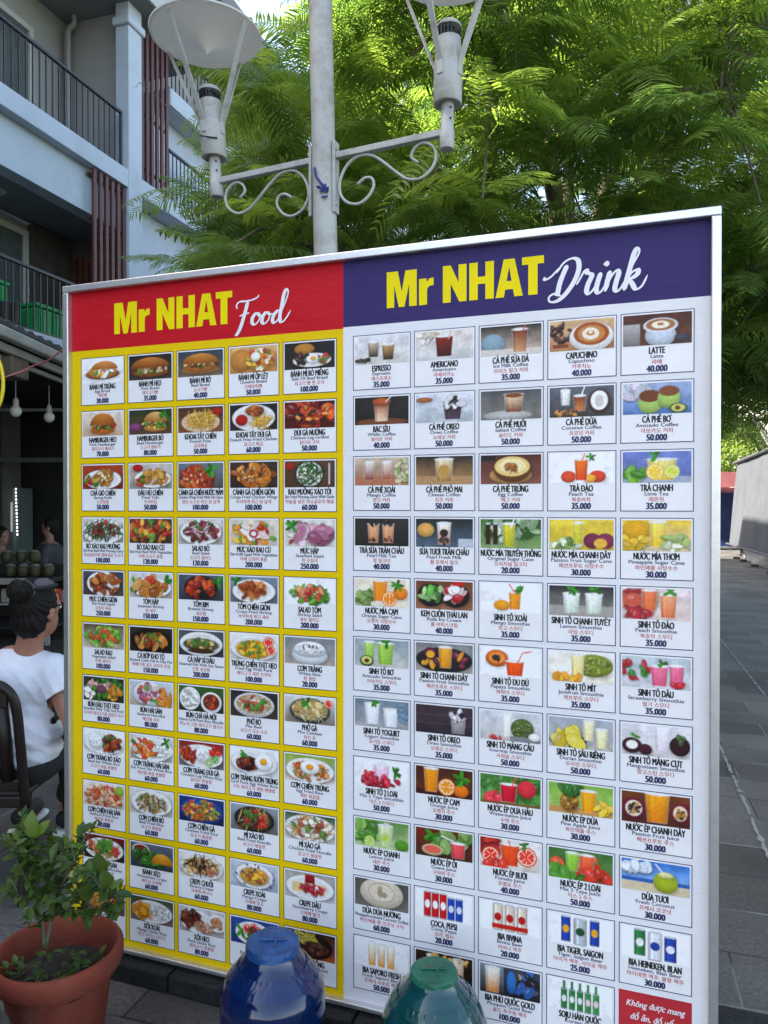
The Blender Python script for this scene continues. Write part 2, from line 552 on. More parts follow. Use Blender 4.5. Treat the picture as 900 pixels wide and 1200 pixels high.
# next bay, half a storey up
b = MB(); b.sbox(12.45, 17.5, L0 - 1.6, L0, 9.22, 9.55, 0, .01); b.build('balcony_slab', m_wall, bld)
b = MB(); b.sbox(12.45, 20, -10.4, L0 - .45, 7.2, 9.218, 0); b.sbox(11.53, 20, -10.4, L0 - .40, 0, 7.1, 0); b.build('wall', m_wall, bld)
b = MB(); b.sbox(12.3, 20, L0 - 1.6, L0 + .02, 7.11, 7.40, 0, .01); b.build('balcony_slab', m_wall, bld)
railing(12.45, 17.4, L0 - .08, 9.55, 1.0)
railing(12.45, 20, L0 - .06, 7.40, 1.0)
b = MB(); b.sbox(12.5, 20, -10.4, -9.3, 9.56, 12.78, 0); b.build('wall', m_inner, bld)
louvre(15.6, 17.4, L0 - .02, 9.7, 12.2, 12, (10.2, 12.0), .08)
b = MB(); b.sbox(17.6, 18.0, L0 - .2, L0 + .03, 7.4, 12.3, 0, .01); b.build('column', m_wall, bld)
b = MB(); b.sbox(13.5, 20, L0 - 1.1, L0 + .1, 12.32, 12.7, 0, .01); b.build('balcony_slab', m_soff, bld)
def vent(s, z):
    b = MB(); b.lathe([(.05, 0), (.075, 0), (.075, .02), (.05, .02)], (0, 0, 0), 18, closed=True)
    V = [st(s + v[0], L0 - .44 + v[2], z + v[1]) for v in b.v]
    b.v = [tuple(v) for v in V]; b.build('vent_ring', m_rail, bld)
# block extended unseen behind the camera, with its roof, so its shadow covers the board
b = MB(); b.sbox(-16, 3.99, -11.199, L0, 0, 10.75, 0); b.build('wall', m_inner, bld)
b = MB(); b.sbox(-16, 12.4, -22, L0 + .28, 10.752, 11.0, 0, .02); b.build('roof', m_wall, bld)
# ground floor piers
for s in (5.2, 8.4, 11.6):
    b = MB(); b.sbox(s, s + .35, L0 - .5, L0 - .1, 0, 3.81, 0, .01); b.build('column', mat('dark_pier', (.05, .05, .05), .8), bld)

# things on the balconies
m_green = mat('green_plastic', (.012, .30, .075), .45, .12, 12, bump=.1)
def green_crate(name, s0, s1, l0, l1, z0, z1, label):
    t = thing(name, label, 'storage crate', st((s0 + s1) / 2, (l0 + l1) / 2, z0), 0, 'green crates on the balcony')
    b = MB(); b.sbox(s0, s1, l0, l1, z0, z1 - .06, 0, .03)
    n = 9
    for k in range(n):
        s = s0 + .03 + (s1 - s0 - .09) * k / (n - 1)
        b.sbox(s, s + .025, l1 + .001, l1 + .018, z0 + .03, z1 - .09, 0, .006)
    b.build('body', m_green, t)
    b = MB(); b.sbox(s0 - .02, s1 + .02, l0 - .02, l1 + .025, z1 - .058, z1, 0, .015)
    for k in range(5):
        s = s0 + .05 + (s1 - s0 - .1) * k / 5
        b.sbox(s, s + .04, l0, l1, z1 + .001, z1 + .015, 0, .004)
    b.build('lid', m_green, t)
green_crate('green_crate', 9.2, 10.05, L0 - .75, L0 - .22, 4.11, 4.62, 'green ribbed crate standing nearest the end of the lower balcony railing')
green_crate('green_crate', 8.5, 9.25, L0 - 1.35, L0 - .8, 4.11, 4.98, 'taller green crate behind a black bucket at the photo edge')
b = MB(); b.lathe([(0, 0), (.16, 0), (.2, .38), (.21, .38), (.21, .41), (.19, .41), (.15, .03), (0, .03)], st(8.85, L0 - .45, 4.101), 24)
tag(b.build('bucket', m_rail, loc=st(8.85, L0 - .45, 4.101), smooth=40), 'black plastic bucket behind the lower balcony railing beside the green crates', 'bucket')

# ------------------------------------------------------------------ shop canopy and the dark stall below it
m_tile = mat('roof_tile', (.07, .072, .075), .7, .25, 10, bump=.2)
m_gut = mat('painted_gutter', (.46, .46, .44), .6, .12, 5, dirt=(.22, .21, .19), dirt_scale=3, dirt_amt=.5)
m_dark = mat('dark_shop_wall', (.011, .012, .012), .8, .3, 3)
EX, EZ = -3.58, 3.16
can = thing('tiled_canopy', 'low canopy with wavy dark roof tiles and a pale gutter over the stall', 'canopy', (EX, 6, 0))
b = MB()
ny = 300
for j in range(ny):
    y0, y1 = -5 + 16.4 * j / ny, -5 + 16.4 * (j + 1) / ny  # canopy runs on unseen behind the camera, added to block low sky light
    w0, w1 = .045 * abs(math.sin(y0 * 3.14159 / .21)), .045 * abs(math.sin(y1 * 3.14159 / .21))
    for (xa, za, xb, zb) in ((EX + .05, EZ + .09, -7.2, 3.78),):
        b.poly([(xa, y0, za + w0), (xa, y1, za + w1), (xb, y1, zb + w1), (xb, y0, zb + w0)])
        b.poly([(xa, y0, za - .02), (xa, y1, za - .02), (xa, y1, za + w1), (xa, y0, za + w0)])
b.build('roof_tiles', m_tile, can)
b = MB()
b.box((EX + .03, 3.2, EZ + .0), (.1, 16.4, .11), bev=.02); b.box((EX - .06, 3.2, EZ - .10), (.06, 16.4, .08), bev=.01)
b.box((EX - .16, 3.2, EZ - .17), (.05, 16.4, .05), bev=.01)
b.build('gutter', m_gut, can)
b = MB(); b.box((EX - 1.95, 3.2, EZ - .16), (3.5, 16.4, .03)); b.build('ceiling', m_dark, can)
for yy in (-4.8, -.5, 11.2):  # the first two carry the added unseen stretch
    b = MB(); b.tube([(EX - .4, yy, 0), (EX - .4, yy, EZ - .2)], .04, 12); b.build('post', m_pipe, can)
shop = thing('shop_wall', 'dark back and side walls inside the open food stall', 'wall', (-6, 11, 0))
b = MB()
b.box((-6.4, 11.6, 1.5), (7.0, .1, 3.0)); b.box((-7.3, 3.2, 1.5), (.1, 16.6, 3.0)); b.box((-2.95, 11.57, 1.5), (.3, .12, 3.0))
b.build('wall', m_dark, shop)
b = MB(); b.box((-5.2, 10.2, 2.17), (4.4, .08, .06)); b.build('beam', mat('greenish_beam', (.07, .085, .075), .7, .2), shop)
b = MB(); b.box((-5.2, 9.6, 2.78), (4.4, .04, .035)); b.build('beam', m_pipe, shop)

m_bulb = mat('bulb_glass', (.75, .76, .74), .25, .03)
m_bulbb = mat('bulb_base', (.55, .55, .55), .4, .05)
for p, lab in ((px(19, 482, 8.2), 'white round light bulb hanging near the photo edge under the canopy'), (px(58, 489, 8.9), 'white round light bulb hanging nearest the menu board, beside a wire bracket')):
    t = thing('light_bulb', lab, 'light bulb', p, 0, 'light bulbs under the canopy')
    b = MB(); b.ellipsoid(p, (.062, .062, .065), 16, 12); b.build('globe', m_bulb, t, smooth=True)
    b = MB(); b.lathe([(.03, .05), (.032, .1), (.022, .14), (0, .15)], p, 14); b.tube([p + Vector((0, 0, .14)), (p.x, p.y, EZ - .17)], .006, 6); b.build('holder', m_bulbb, t, smooth=40)
# boxy lamp under the canopy edge
p = px(8, 432, 7.4)
b = MB(); b.box(p, (.30, .34, .20), bev=.02); b.box(p + Vector((0, 0, .16)), (.05, .05, .12))
tag(b.build('canopy_box_lamp', mat('brown_box', (.16, .125, .10), .7, .2), loc=p), 'small brown box lamp fixed under the canopy gutter', 'lamp')
# yellow hoop and red cord
p = px(-16, 449, 5.2)
b = MB(); b.tube([p + Vector((math.cos(a) * .122, 0, math.sin(a) * .235)) for a in [i * math.tau / 48 for i in range(49)]], .013, 10, cap=False)
tag(b.build('yellow_hoop', mat('yellow_tube', (.80, .62, .01), .4, .05), loc=p, smooth=True), 'thin yellow hoop hanging at the left photo edge below the canopy', 'hoop')
pts = [px(-30, 452, 5.2), px(0, 444, 5.25), px(25, 436, 5.3), px(40, 429, 5.3), px(55, 424, 5.2), px(72, 412, 5.1), px(90, 402, 5.0)]
b = MB(); b.tube(spline(pts, 6), .006, 8)
tag(b.build('hanging_cord', mat('red_cord', (.42, .12, .13), .6, .1), loc=pts[0]), 'thin pinkish red cord slung from the yellow hoop towards the board', 'cord')

# counter with coconuts
CT = .74
cx0, cx1, cy = -6.6, -3.66, 8.5
cn = thing('stall_counter', 'stall counter with a pale front edge and packets on the shelf below', 'counter', (-5, cy, 0))
m_edge = mat('pale_edge', (.30, .29, .26), .6, .15, dirt=(.12, .11, .1))
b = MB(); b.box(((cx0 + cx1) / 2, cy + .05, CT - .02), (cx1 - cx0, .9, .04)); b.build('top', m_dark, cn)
b = MB(); b.box(((cx0 + cx1) / 2, cy - .42, CT - .02), (cx1 - cx0, .035, .07), bev=.005); b.build('edge_strip', m_edge, cn)
for z in (.46, .2):
    b = MB(); b.box(((cx0 + cx1) / 2, cy + .05, z), (cx1 - cx0, .8, .02)); b.build('shelf', m_edge if z > .3 else m_dark, cn)
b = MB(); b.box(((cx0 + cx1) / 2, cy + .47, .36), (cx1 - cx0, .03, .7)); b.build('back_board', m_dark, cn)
for x in (cx0 + .04, -5.0, cx1 - .04):
    for y in (cy - .35, cy + .4):
        b = MB(); b.box((x, y, .36), (.04, .04, .7)); b.build('leg', m_pipe, cn)
m_coco = mat('green_coconut', (.045, .042, .014), .6, .3, 14, bump=.15)
m_cococ = mat('coconut_cut', (.19, .175, .13), .8, .1)
spots = [(12, 8.35, 0), (27, 8.35, 0), (41, 8.35, 0), (56, 8.38, 0), (8, 8.62, 1), (25, 8.62, 1), (40, 8.62, 1)]
labs = ['leftmost coconut in the front row on the stall counter', 'second coconut from the left in the front row', 'third coconut from the left in the front row', 'coconut at the end of the front row nearest the board',
        'leftmost coconut of the raised back row', 'middle coconut of the raised back row', 'right hand coconut of the raised back row']
for (x, y, up), lab in zip(spots, labs):
    c = Vector(((x - 450) / 870 * y, y, CT + .078 + (.14 if up else .0)))
    t = thing('coconut', 'trimmed green coconut: ' + lab, 'coconut', (c.x, c.y, c.z - .075), 0, 'trimmed coconuts on the stall counter')
    b = MB(); b.lathe([(0, -.076), (.045, -.07), (.062, -.045), (.068, 0), (.064, .035), (.055, .052)], c, 14, wob=lambda i, a: .03 * math.sin(3 * a + x)); b.build('husk', m_coco, t, smooth=True)
    b = MB(); b.lathe([(.055, .053), (.03, .068), (.0, .075)], c, 10); b.build('cut_top', m_cococ, t)
b = MB(); b.box((-5.0, 8.66, CT + .062), (2.9, .22, .124)); tag(b.build('wooden_riser', m_dark, loc=(-5, 8.66, CT)), 'dark step on the counter carrying the back row of coconuts', 'riser')
pk = [(54, 694, (.45, .03, .03)), (61, 695, (.62, .42, .03)), (70, 701, (.5, .06, .03)), (76, 694, (.25, .25, .27)), (36, 699, (.2, .22, .3)), (12, 716, (.25, .45, .62)), (6, 706, (.3, .26, .2))]
plabs = ['dark red snack packet on the shelf behind the seated woman', 'yellow snack packet on the shelf beside the red one', 'orange red snack packet on the shelf nearest the board edge', 'grey snack packet hard against the board edge', 'bluish grey packet on the shelf above the hair bun', 'light blue packet low behind the woman\'s neck', 'brown packet on the shelf left of the hair bun']
for (x, y, c), lab in zip(pk, plabs):
    p = px(x, y, 8.25)
    b = MB(); b.box((p.x, p.y, .472 + .065), (.085, .05, .13), bev=.012)
    b.box((p.x, p.y, .472 + .138), (.08, .01, .016)); b.box((p.x, p.y - .027, .54), (.05, .004, .05))
    tag(b.build('snack_packet', mat('packet_%d' % x, c, .35, .3, 30), loc=(p.x, p.y, .472)), lab, 'snack packet', 'snack packets under the counter')
# lit drinks fridge deep in the stall
p = px(-6, 600, 10.6)
fr = thing('display_fridge', 'tall fridge with a pale lit panel and a bead string at its side', 'fridge', (p.x, p.y, 0))
b = MB(); b.box((p.x - .1, p.y + .3, .9), (.75, .55, 1.8), bev=.02); b.build('cabinet', mat('teal_cabinet', (.10, .14, .135), .5, .1), fr)
b = MB(); b.box((p.x - .06, p.y + .012, 1.38), (.6, .02, .42)); b.build('lit_panel', mat('lit_panel', (.62, .60, .55), .5, .15, 6, emit=.06), fr)
b = MB()
for k in range(14): b.ellipsoid((p.x + .30 + k * .0015, p.y + .0, 1.78 - k * .05), (.011, .011, .014), 8, 6)
b.build('bead_string', mat('lit_bead', (.9, .9, .85), .4, .02, emit=.8), fr)
# ------------------------------------------------------------------ street lamp with two heads
m_lamp = mat('lamp_paint', (.42, .43, .40), .5, .05, 6, dirt=(.17, .13, .09), dirt_scale=11, dirt_amt=.6)
m_refl = mat('reflector', (.70, .70, .66), .5, .05, 4, dirt=(.5, .48, .42), dirt_scale=5, dirt_amt=.35)
_nt = m_refl.node_tree                        # thin opal acrylic: daylight glows through
_tr = _nt.nodes.new('ShaderNodeBsdfTranslucent'); _tr.inputs['Color'].default_value = (.72, .72, .66, 1)
_mx = _nt.nodes.new('ShaderNodeMixShader'); _mx.inputs[0].default_value = .16
_nt.links.new(_nt.nodes['Principled BSDF'].outputs[0], _mx.inputs[1]); _nt.links.new(_tr.outputs[0], _mx.inputs[2])
_nt.links.new(_mx.outputs[0], _nt.nodes['Material Output'].inputs[0])
PB = Vector((-.234, 3.705, 0))
AD = Vector((.9136, -.4066, 0)); AN = Vector((.4066, .9136, 0))
lamp = thing('street_lamp', 'cream painted double street lamp with scrolled brackets and two dish reflectors', 'street lamp', PB)
def pole_x(z): return -.234 - .02 * z
b = MB()
b.tube([(pole_x(z), 3.705, z) for z in (0.06, 2, 3, 4, 5.6)], [.062, .06, .0585, .058, .056], 28)
b.lathe([(.11, 0), (.11, .015), (.075, .03), (.07, .12), (.062, .13)], (pole_x(0), 3.705, 0), 28)
b.build('pole', m_lamp, lamp, smooth=40)
JZ = 3.27
def armpt(px_, py_):
    k = (px_ - 450) / 870
    t = (k * 3.705 + .299) / (.9136 + .4066 * k)
    d = 3.705 - .4066 * t
    return t, CAM_Z + (592 - py_) / 870 * d
PC = Vector((-.299, 3.705, 0))
scroll_px = [(235, 510), (268, 465), (250, 420), (205, 410), (158, 450), (140, 510), (160, 575), (220, 610), (290, 585), (350, 520), (430, 420), (500, 352), (580, 330), (645, 365), (682, 440), (680, 520), (640, 590), (570, 628), (510, 605), (478, 550), (490, 500), (530, 483), (575, 505)]
scroll = [armpt(240 + x / 5.625, 140 + y / 5.625) for x, y in scroll_px]
for sgn in (-1, 1):
    b = MB()
    b.box(PC + AD * sgn * .345 + Vector((0, 0, JZ)), (.575, .034, .03), 0, (AD, AN, UZ), bev=.003)
    b.build('arm', m_lamp, lamp)
    b = MB()
    b.box(PC + AD * sgn * .066 + Vector((0, 0, 3.165)), (.016, .05, .35), 0, (AD, AN, UZ), bev=.003)
    for zz in (3.03, 3.30):
        b.tube([PC + AD * sgn * .064 - AN * .012 + Vector((0, 0, zz)), PC + AD * sgn * .082 - AN * .012 + Vector((0, 0, zz))], .009, 8)
    b.build('bracket_plate', m_lamp, lamp)
    b = MB()
    zs = JZ - .017 - max(z for _, z in scroll) - .008
    P = spline([PC + AD * sgn * (-t) + Vector((0, 0, z + zs)) for t, z in scroll], 5)
    b.tube(P, .0072, 10)
    b.build('scroll', m_lamp, lamp, smooth=True)
def lamp_head(x0, y0, slope, rot):
    def sh(b):
        b.v = [(v[0] + slope * (v[2] - 3.25), v[1], v[2]) for v in b.v]
        return b
    c = (x0, y0, 0)
    b = MB()
    b.lathe([(0, 3.19), (.031, 3.19), (.034, 3.195), (.034, 3.275), (.030, 3.28), (.030, 3.42)], c, 24)
    for zz in (3.32, 3.37):
        b.tube([(x0 + .012, y0 - .024, zz), (x0 + .013, y0 - .034, zz)], .005, 8, 1)
    hd = sh(b).build('head', [m_lamp, m_rail], lamp, smooth=40)
    b = MB()
    b.lathe([(.031, 3.405), (.062, 3.395), (.066, 3.40), (.066, 3.56), (.060, 3.62), (.057, 3.694), (.0, 3.697)], c, 32)
    sh(b).build('housing', m_lamp, hd, smooth=40)
    b = MB()
    b.lathe([(.03, 3.70), (.03, 3.742)], c, 24)
    for k in range(18):
        a = k * math.tau / 22
        b.box((x0 + .054 * math.cos(a), y0 + .054 * math.sin(a), 3.718), (.007, .006, .046), 0, (Vector((math.cos(a), math.sin(a), 0)), Vector((-math.sin(a), math.cos(a), 0)), UZ))
    sh(b).build('vent_grille', m_rail, hd)
    b = MB(); b.lathe([(.059, 3.742), (.06, 3.75), (.05, 3.765), (0, 3.772)], c, 28); b.lathe([(.059, 3.742), (0, 3.742)], c, 28)
    sh(b).build('cap', m_lamp, hd, smooth=40)
    for k in range(4):
        a = R(rot + 90 * k)
        rd = Vector((math.cos(a), math.sin(a), 0)); tg = Vector((-math.sin(a), math.cos(a), 0))
        p0 = Vector(c) + rd * .064 + Vector((0, 0, 3.565)); p1 = Vector(c) + rd * .268 + Vector((0, 0, 4.036))
        d = (p1 - p0).normalized(); nn = tg.cross(d)
        b = MB(); b.box((p0 + p1) / 2, (.03, .008, (p1 - p0).length), 0, (tg, nn, d), bev=.002)
        b.box(p0 + rd * .003 - Vector((0, 0, .02)), (.03, .008, .07), 0, (tg, rd, UZ), bev=.002)
        sh(b).build('strut', m_lamp, hd)
    b = MB()
    b.lathe([(0, 3.945), (.02, 3.965), (.06, 3.995), (.13, 4.020), (.21, 4.034), (.280, 4.040), (.291, 4.041), (.293, 4.050), (.286, 4.051)], c, 64)
    sh(b).build('reflector', m_refl, hd, smooth=35)
lamp_head(-.892, 3.97, -.07, -30)
lamp_head(.2906, 3.44, .015, -38)
b = MB()
pts = [PC + Vector((-.04, -.058, 3.20)), PC + Vector((-.035, -.064, 3.16)), PC + Vector((-.015, -.068, 3.13)), PC + Vector((.012, -.066, 3.10)), PC + Vector((.02, -.068, 3.075))]
b.tube(spline(pts, 5), .006, 8)
for k in range(9):
    q = PC + Vector((.015 + rng.uniform(-.02, .02), -.07 + rng.uniform(-.008, .004), 3.075 + rng.uniform(-.025, .025)))
    b.tube([q, q + Vector((rng.uniform(-.03, .03), -.008, rng.uniform(-.03, .03)))], .005, 6)
tag(b.build('plastic_string', mat('blue_string', (.02, .035, .20), .5, .3, 40), loc=pts[0]), 'scrap of blue plastic string knotted on the lamp pole', 'string')
b = MB()
w0 = st(11.30, -8.4, 9.3)
pts = [w0, st(11.3, L0 + .02, 8.95), px(166, 100, 10.5), px(195, 125, 8), px(225, 150, 5.5), Vector((-.97, 3.92, 3.50)), Vector((-.93, 3.895, 3.475)), Vector((-.87, 3.90, 3.47))]
b.tube(spline(pts, 8), .004, 6)
tag(b.build('power_cable', m_rail, loc=w0), 'thin black cable sagging from the balcony to the left lamp head', 'cable')

# ------------------------------------------------------------------ trees
m_leaf = leaf_mat('feathery_leaf', (.096, .172, .044), (.23, .39, .06), .48, .42, .6)
m_bark = mat('bark', (.13, .10, .075), .85, .3, 18, bump=.5, bscale=30, dirt=(.22, .2, .17), dirt_scale=4, dirt_amt=.4)
m_tip = mat('orange_flower', (.62, .12, .02), .5, .2, 20)
nr = np.random.default_rng(11)

def fronds(O, PHI, EL, LEN, TINT, NP=21, wfac=.95):
    """many feathery leaves: a drooping midrib with pairs of narrow side strips"""
    n = len(O)
    h = np.stack([np.cos(PHI), np.sin(PHI), np.zeros(n)], 1)
    side = np.stack([-np.sin(PHI), np.cos(PHI), np.zeros(n)], 1)
    droop = nr.uniform(.25, .75, n)
    roll = nr.uniform(-.35, .35, n)
    z = np.array([0, 0, 1.0])
    side = side * np.cos(roll)[:, None] + z * np.sin(roll)[:, None]
    def pos(u):
        return O + (LEN * u * np.cos(EL))[:, None] * h + (LEN * (u * np.sin(EL) - droop * u * u))[:, None] * z
    def tan(u):
        t = np.cos(EL)[:, None] * h + (np.sin(EL) - 2 * droop * u)[:, None] * z
        return t / np.linalg.norm(t, axis=1)[:, None]
    V, F, T = [], [], []
    base = 0
    # midrib
    us = np.linspace(0, 1, 6)
    ring = []
    for u in us:
        p = pos(u); w = .0035 * (1.2 - u)
        ring += [p - side * w, p + side * w]
    V.append(np.stack(ring, 1).reshape(-1, 3))
    idx = np.arange(n)[:, None] * 12
    for k in range(5):
        F.append(np.concatenate([idx + 2 * k, idx + 2 * k + 1, idx + 2 * k + 3, idx + 2 * k + 2], 1))
    T.append(np.repeat(TINT * .6, 12)); base += n * 12
    for i in range(NP):
        u = .14 + .85 * i / (NP - 1)
        p = pos(u); t = tan(u)
        prof = (.45 + .75 * math.sin(math.pi * min(1, (u + .08) * .80)) ** .9) * (1 if u < .9 else .75)
        nrm = np.cross(t, side)
        for sg in (-1, 1):
            lp = LEN * .21 * prof * nr.uniform(.85, 1.12, n)
            fa = nr.uniform(.30, .60, n)
            d = side * sg * np.cos(fa)[:, None] + t * np.sin(fa)[:, None]
            sag = nr.uniform(.12, .42, n)
            w = (LEN / NP * .30 * wfac)
            q0 = p
            q1 = p + d * (lp * .55)[:, None] - z * (lp * sag * .30)[:, None]
            q2 = p + d * lp[:, None] - z * (lp * sag)[:, None]
            wd = t * w[:, None]
            vs = np.stack([q0 - wd * .5, q0 + wd * .5, q1 - wd, q1 + wd, q2 - wd * .25, q2 + wd * .25], 1)
            V.append(vs.reshape(-1, 3))
            idx = base + np.arange(n)[:, None] * 6
            for k in range(2):
                F.append(np.concatenate([idx + 2 * k, idx + 2 * k + 1, idx + 2 * k + 3, idx + 2 * k + 2], 1))
            T.append(np.repeat(np.clip(TINT + nr.uniform(-.08, .08, n), 0, 1), 6)); base += n * 6
    return np.concatenate(V), np.concatenate(F), np.concatenate(T)

# the big feathery tree behind the board
TB_ = Vector((2.1, 8.6, 0))
tree = thing('feathery_tree', 'large spreading tree with ferny bright green leaves behind the board', 'tree', TB_)
forks = []
b = MB()
trunk = spline([TB_, TB_ + Vector((-.05, .05, 1.2)), TB_ + Vector((-.1, 0, 2.4)), TB_ + Vector((.05, .1, 3.3))], 6)
b.tube(trunk, [.24 - .08 * i / (len(trunk) - 1) for i in range(len(trunk))], 16)
b.build('trunk', m_bark, tree, smooth=True)
top = trunk[-1]
limb_ends = []
lims = [(-2.9, -1.6, 4.0), (-1.2, -2.8, 5.4), (.6, -2.6, 4.8), (2.8, -1.6, 5.2), (3.4, .9, 5.8), (.5, 1.6, 7.4), (-2.2, .8, 6.4), (1.6, -.6, 7.8), (-.6, -.4, 7.2), (-3.6, -.2, 4.6), (2.2, -2.9, 3.5)]
lb = MB()
nodes = []
for dx, dy, zz in lims:
    e = TB_ + Vector((dx, dy, zz))
    m1 = top.lerp(e, .4) + Vector((nr.uniform(-.2, .2), nr.uniform(-.2, .2), .35))
    P = spline([top - Vector((0, 0, .15)), m1, top.lerp(e, .75) + Vector((0, 0, .2)), e], 6)
    lb.tube(P, [.10 * (1 - .82 * i / (len(P) - 1)) for i in range(len(P))], 9)
    nodes += P[6:]
lb.build('limb', m_bark, tree, smooth=True)
NA = np.array([tuple(p) for p in nodes])
# leaf bunches through the crown volume
cl = []
def inside(p):
    x, y, z = p
    if x < -1.95 + max(0, z - 4.0) * .72 + .20 * (7 - y): return False
    if z < 3.05 + .12 * abs(x - 1) and x < 2.4: return False
    return True
while len(cl) < 1400:
    p = nr.uniform((-3.4, 4.7, 2.5), (7.0, 13.8, 9.6))
    q = ((p - np.array((1.9, 8.9, 5.7))) / np.array((5.2, 4.6, 3.7)))
    r2 = (q ** 2).sum()
    if r2 > 1 or (r2 < .20 and nr.random() > .25): continue
    # clumps and hollows
    s_ = math.sin(p[0] * 2.3 + 1.1) * math.sin(p[1] * 1.9 + .4) * math.sin(p[2] * 2.6 + 2)
    if s_ < -.12: continue
    if not inside(p): continue
    cl.append(p)
# skirts that hang lower right of the board and in front of the building
for _ in range(70):
    p = nr.uniform((2.6, 5.2, 2.55), (5.5, 8.0, 3.6)); cl.append(p)
for _ in range(60):
    p = nr.uniform((-2.1, 6.8, 3.0), (-.8, 9.5, 4.2)); cl.append(p)
# dense boughs on the building side, farther back
for _ in range(150):
    p = nr.uniform((-2.5, 8.0, 3.3), (.4, 10.8, 7.4))
    if p[0] > -2.5 + max(0, p[2] - 4.2) * .55: cl.append(p)
CLN = np.array(cl)
tw = MB()
for p in CLN[::3]:
    d = np.linalg.norm(NA - p, axis=1); j = int(d.argmin())
    if d[j] > 2.6: continue
    a = Vector(NA[j]); e = Vector(p)
    mid = a.lerp(e, .5) + Vector((0, 0, .12))
    tw.tube(spline([a, mid, e], 4), [.018 - .012 * i / 8 for i in range(9)], 5, cap=False)
tw.build('twigs', m_bark, tree)
O_, PH_, EL_, LN_, TI_ = [], [], [], [], []
for p in CLN:
    k = nr.integers(5, 8)
    tint0 = np.clip(nr.normal(.45, .2), 0, 1)
    a0 = nr.uniform(0, 6.28)
    for i in range(k):
        O_.append(p + nr.normal(0, .05, 3)); PH_.append(a0 + i * 6.283 / k + nr.uniform(-.3, .3))
        EL_.append(nr.uniform(-.25, .85)); LN_.append(nr.uniform(.42, .80)); TI_.append(np.clip(tint0 + nr.normal(0, .1), 0, 1))
# near sprays on the camera side, each a whorl of long arching leaves
hero = [(865, 150, 5.0), (800, 70, 5.3), (700, 95, 5.6), (640, 165, 5.2), (565, 235, 5.0), (745, 215, 5.2), (450, 105, 5.6), (430, 40, 6.0), (500, 235, 5.4), (345, 255, 5.6), (600, 60, 5.4),
        (315, 205, 6.2), (880, 330, 5.2), (680, 250, 5.6), (610, 120, 5.0), (520, 60, 5.8), (840, 30, 5.0), (300, 250, 6.4), (400, 215, 5.8), (760, 140, 5.0), (890, 240, 5.0), (860, 390, 5.8), (270, 290, 5.4), (470, 20, 5.5), (640, 20, 5.2)]
HO, HP, HE, HL, HT = [], [], [], [], []
tw = MB()
for hx, hy, hdp in hero:
    p = np.array(px(hx, hy, hdp))
    d = np.linalg.norm(NA - p, axis=1); j = int(d.argmin()); a = Vector(NA[j])
    tw.tube(spline([a, a.lerp(Vector(p), .5) + Vector((0, 0, .15)), Vector(p)], 5), [.02 - .013 * i / 10 for i in range(11)], 6, cap=False)
    n_ = nr.integers(6, 9); a0 = nr.uniform(0, 6.28); t0 = np.clip(nr.normal(.6, .2), .2, 1)
    for i in range(n_):
        HO.append(p + nr.normal(0, .03, 3)); HP.append(a0 + i * 6.283 / n_ + nr.uniform(-.25, .25)); HE.append(nr.uniform(-.1, .7)); HL.append(nr.uniform(.48, .72)); HT.append(np.clip(t0 + nr.normal(0, .1), 0, 1))
tw.build('twigs', m_bark, tree)
hv, hf, ht = fronds(np.array(HO), np.array(HP), np.array(HE), np.array(HL), np.array(HT), 24, 1.35)
np_mesh('leaf_spray', hv, hf, [m_leaf], tree, ht)
V, F, T = fronds(np.array(O_), np.array(PH_), np.array(EL_), np.array(LN_), np.array(TI_))
np_mesh('crown', V, F, [m_leaf], tree, T)
for p in [p for p in CLN if p[2] > 4.6 and p[1] < 7.4][:40:5]:
    b = MB()
    for j in range(7):
        b.ellipsoid(Vector(p) + Vector(nr.normal(0, .03, 3)), (.035, .03, .02), 6, 4)
    b.build('flower', m_tip, tree)

def leafy_tree(name, label, loc, h, crown, n, size, lm, trunk_r=.16, bark=m_bark, group='trees at the far end of the street'):
    t = thing(name, label, 'tree', loc, 0, group)
    loc = Vector(loc)
    b = MB()
    P = spline([loc, loc + Vector((.1, 0, h * .35)), loc + Vector((-.05, .1, h * .7)), loc + Vector((.1, 0, h * .95))], 5)
    b.tube(P, [trunk_r * (1 - .7 * i / (len(P) - 1)) for i in range(len(P))], 10)
    for k in range(9):
        a = k * 2.4; z0 = h * nr.uniform(.35, .7)
        e = loc + Vector((math.cos(a) * crown[0] * .7, math.sin(a) * crown[0] * .7, z0 + crown[1] * nr.uniform(.2, .8)))
        b.tube(spline([loc + Vector((0, 0, z0)), (loc + Vector((0, 0, z0))).lerp(e, .5) + Vector((0, 0, .3)), e], 4), [trunk_r * .4 * (1 - .8 * i / 8) for i in range(9)], 6)
    b.build('trunk', bark, t, smooth=True)
    cc = np.array(loc) + np.array((0, 0, h))
    pts = []
    cls = []
    while len(cls) < 60:
        q = nr.uniform(-1, 1, 3)
        r = np.linalg.norm(q)
        if r < 1 and r > .35: cls.append(cc + q * np.array((crown[0], crown[0], crown[1])))
    cls = np.array(cls)
    ci = nr.integers(0, len(cls), n)
    p = cls[ci] + nr.normal(0, .34 * crown[0] / 2.2, (n, 3)) * np.array((1, 1, .7))
    a = nr.normal(0, 1, (n, 3)); a /= np.linalg.norm(a, axis=1)[:, None]
    c = np.cross(a, nr.normal(0, 1, (n, 3))); c /= np.linalg.norm(c, axis=1)[:, None]
    s = (size * nr.uniform(.6, 1.3, n))[:, None]
    V = np.stack([p - a * s, p + c * s * .42, p + a * s, p - c * s * .42], 1).reshape(-1, 3)
    F = np.arange(n * 4).reshape(n, 4)
    T = np.repeat(np.clip(.5 + nr.normal(0, .2, len(cls))[ci] + nr.normal(0, .1, n), 0, 1), 4)
    np_mesh('crown', V, F, [lm], t, T)
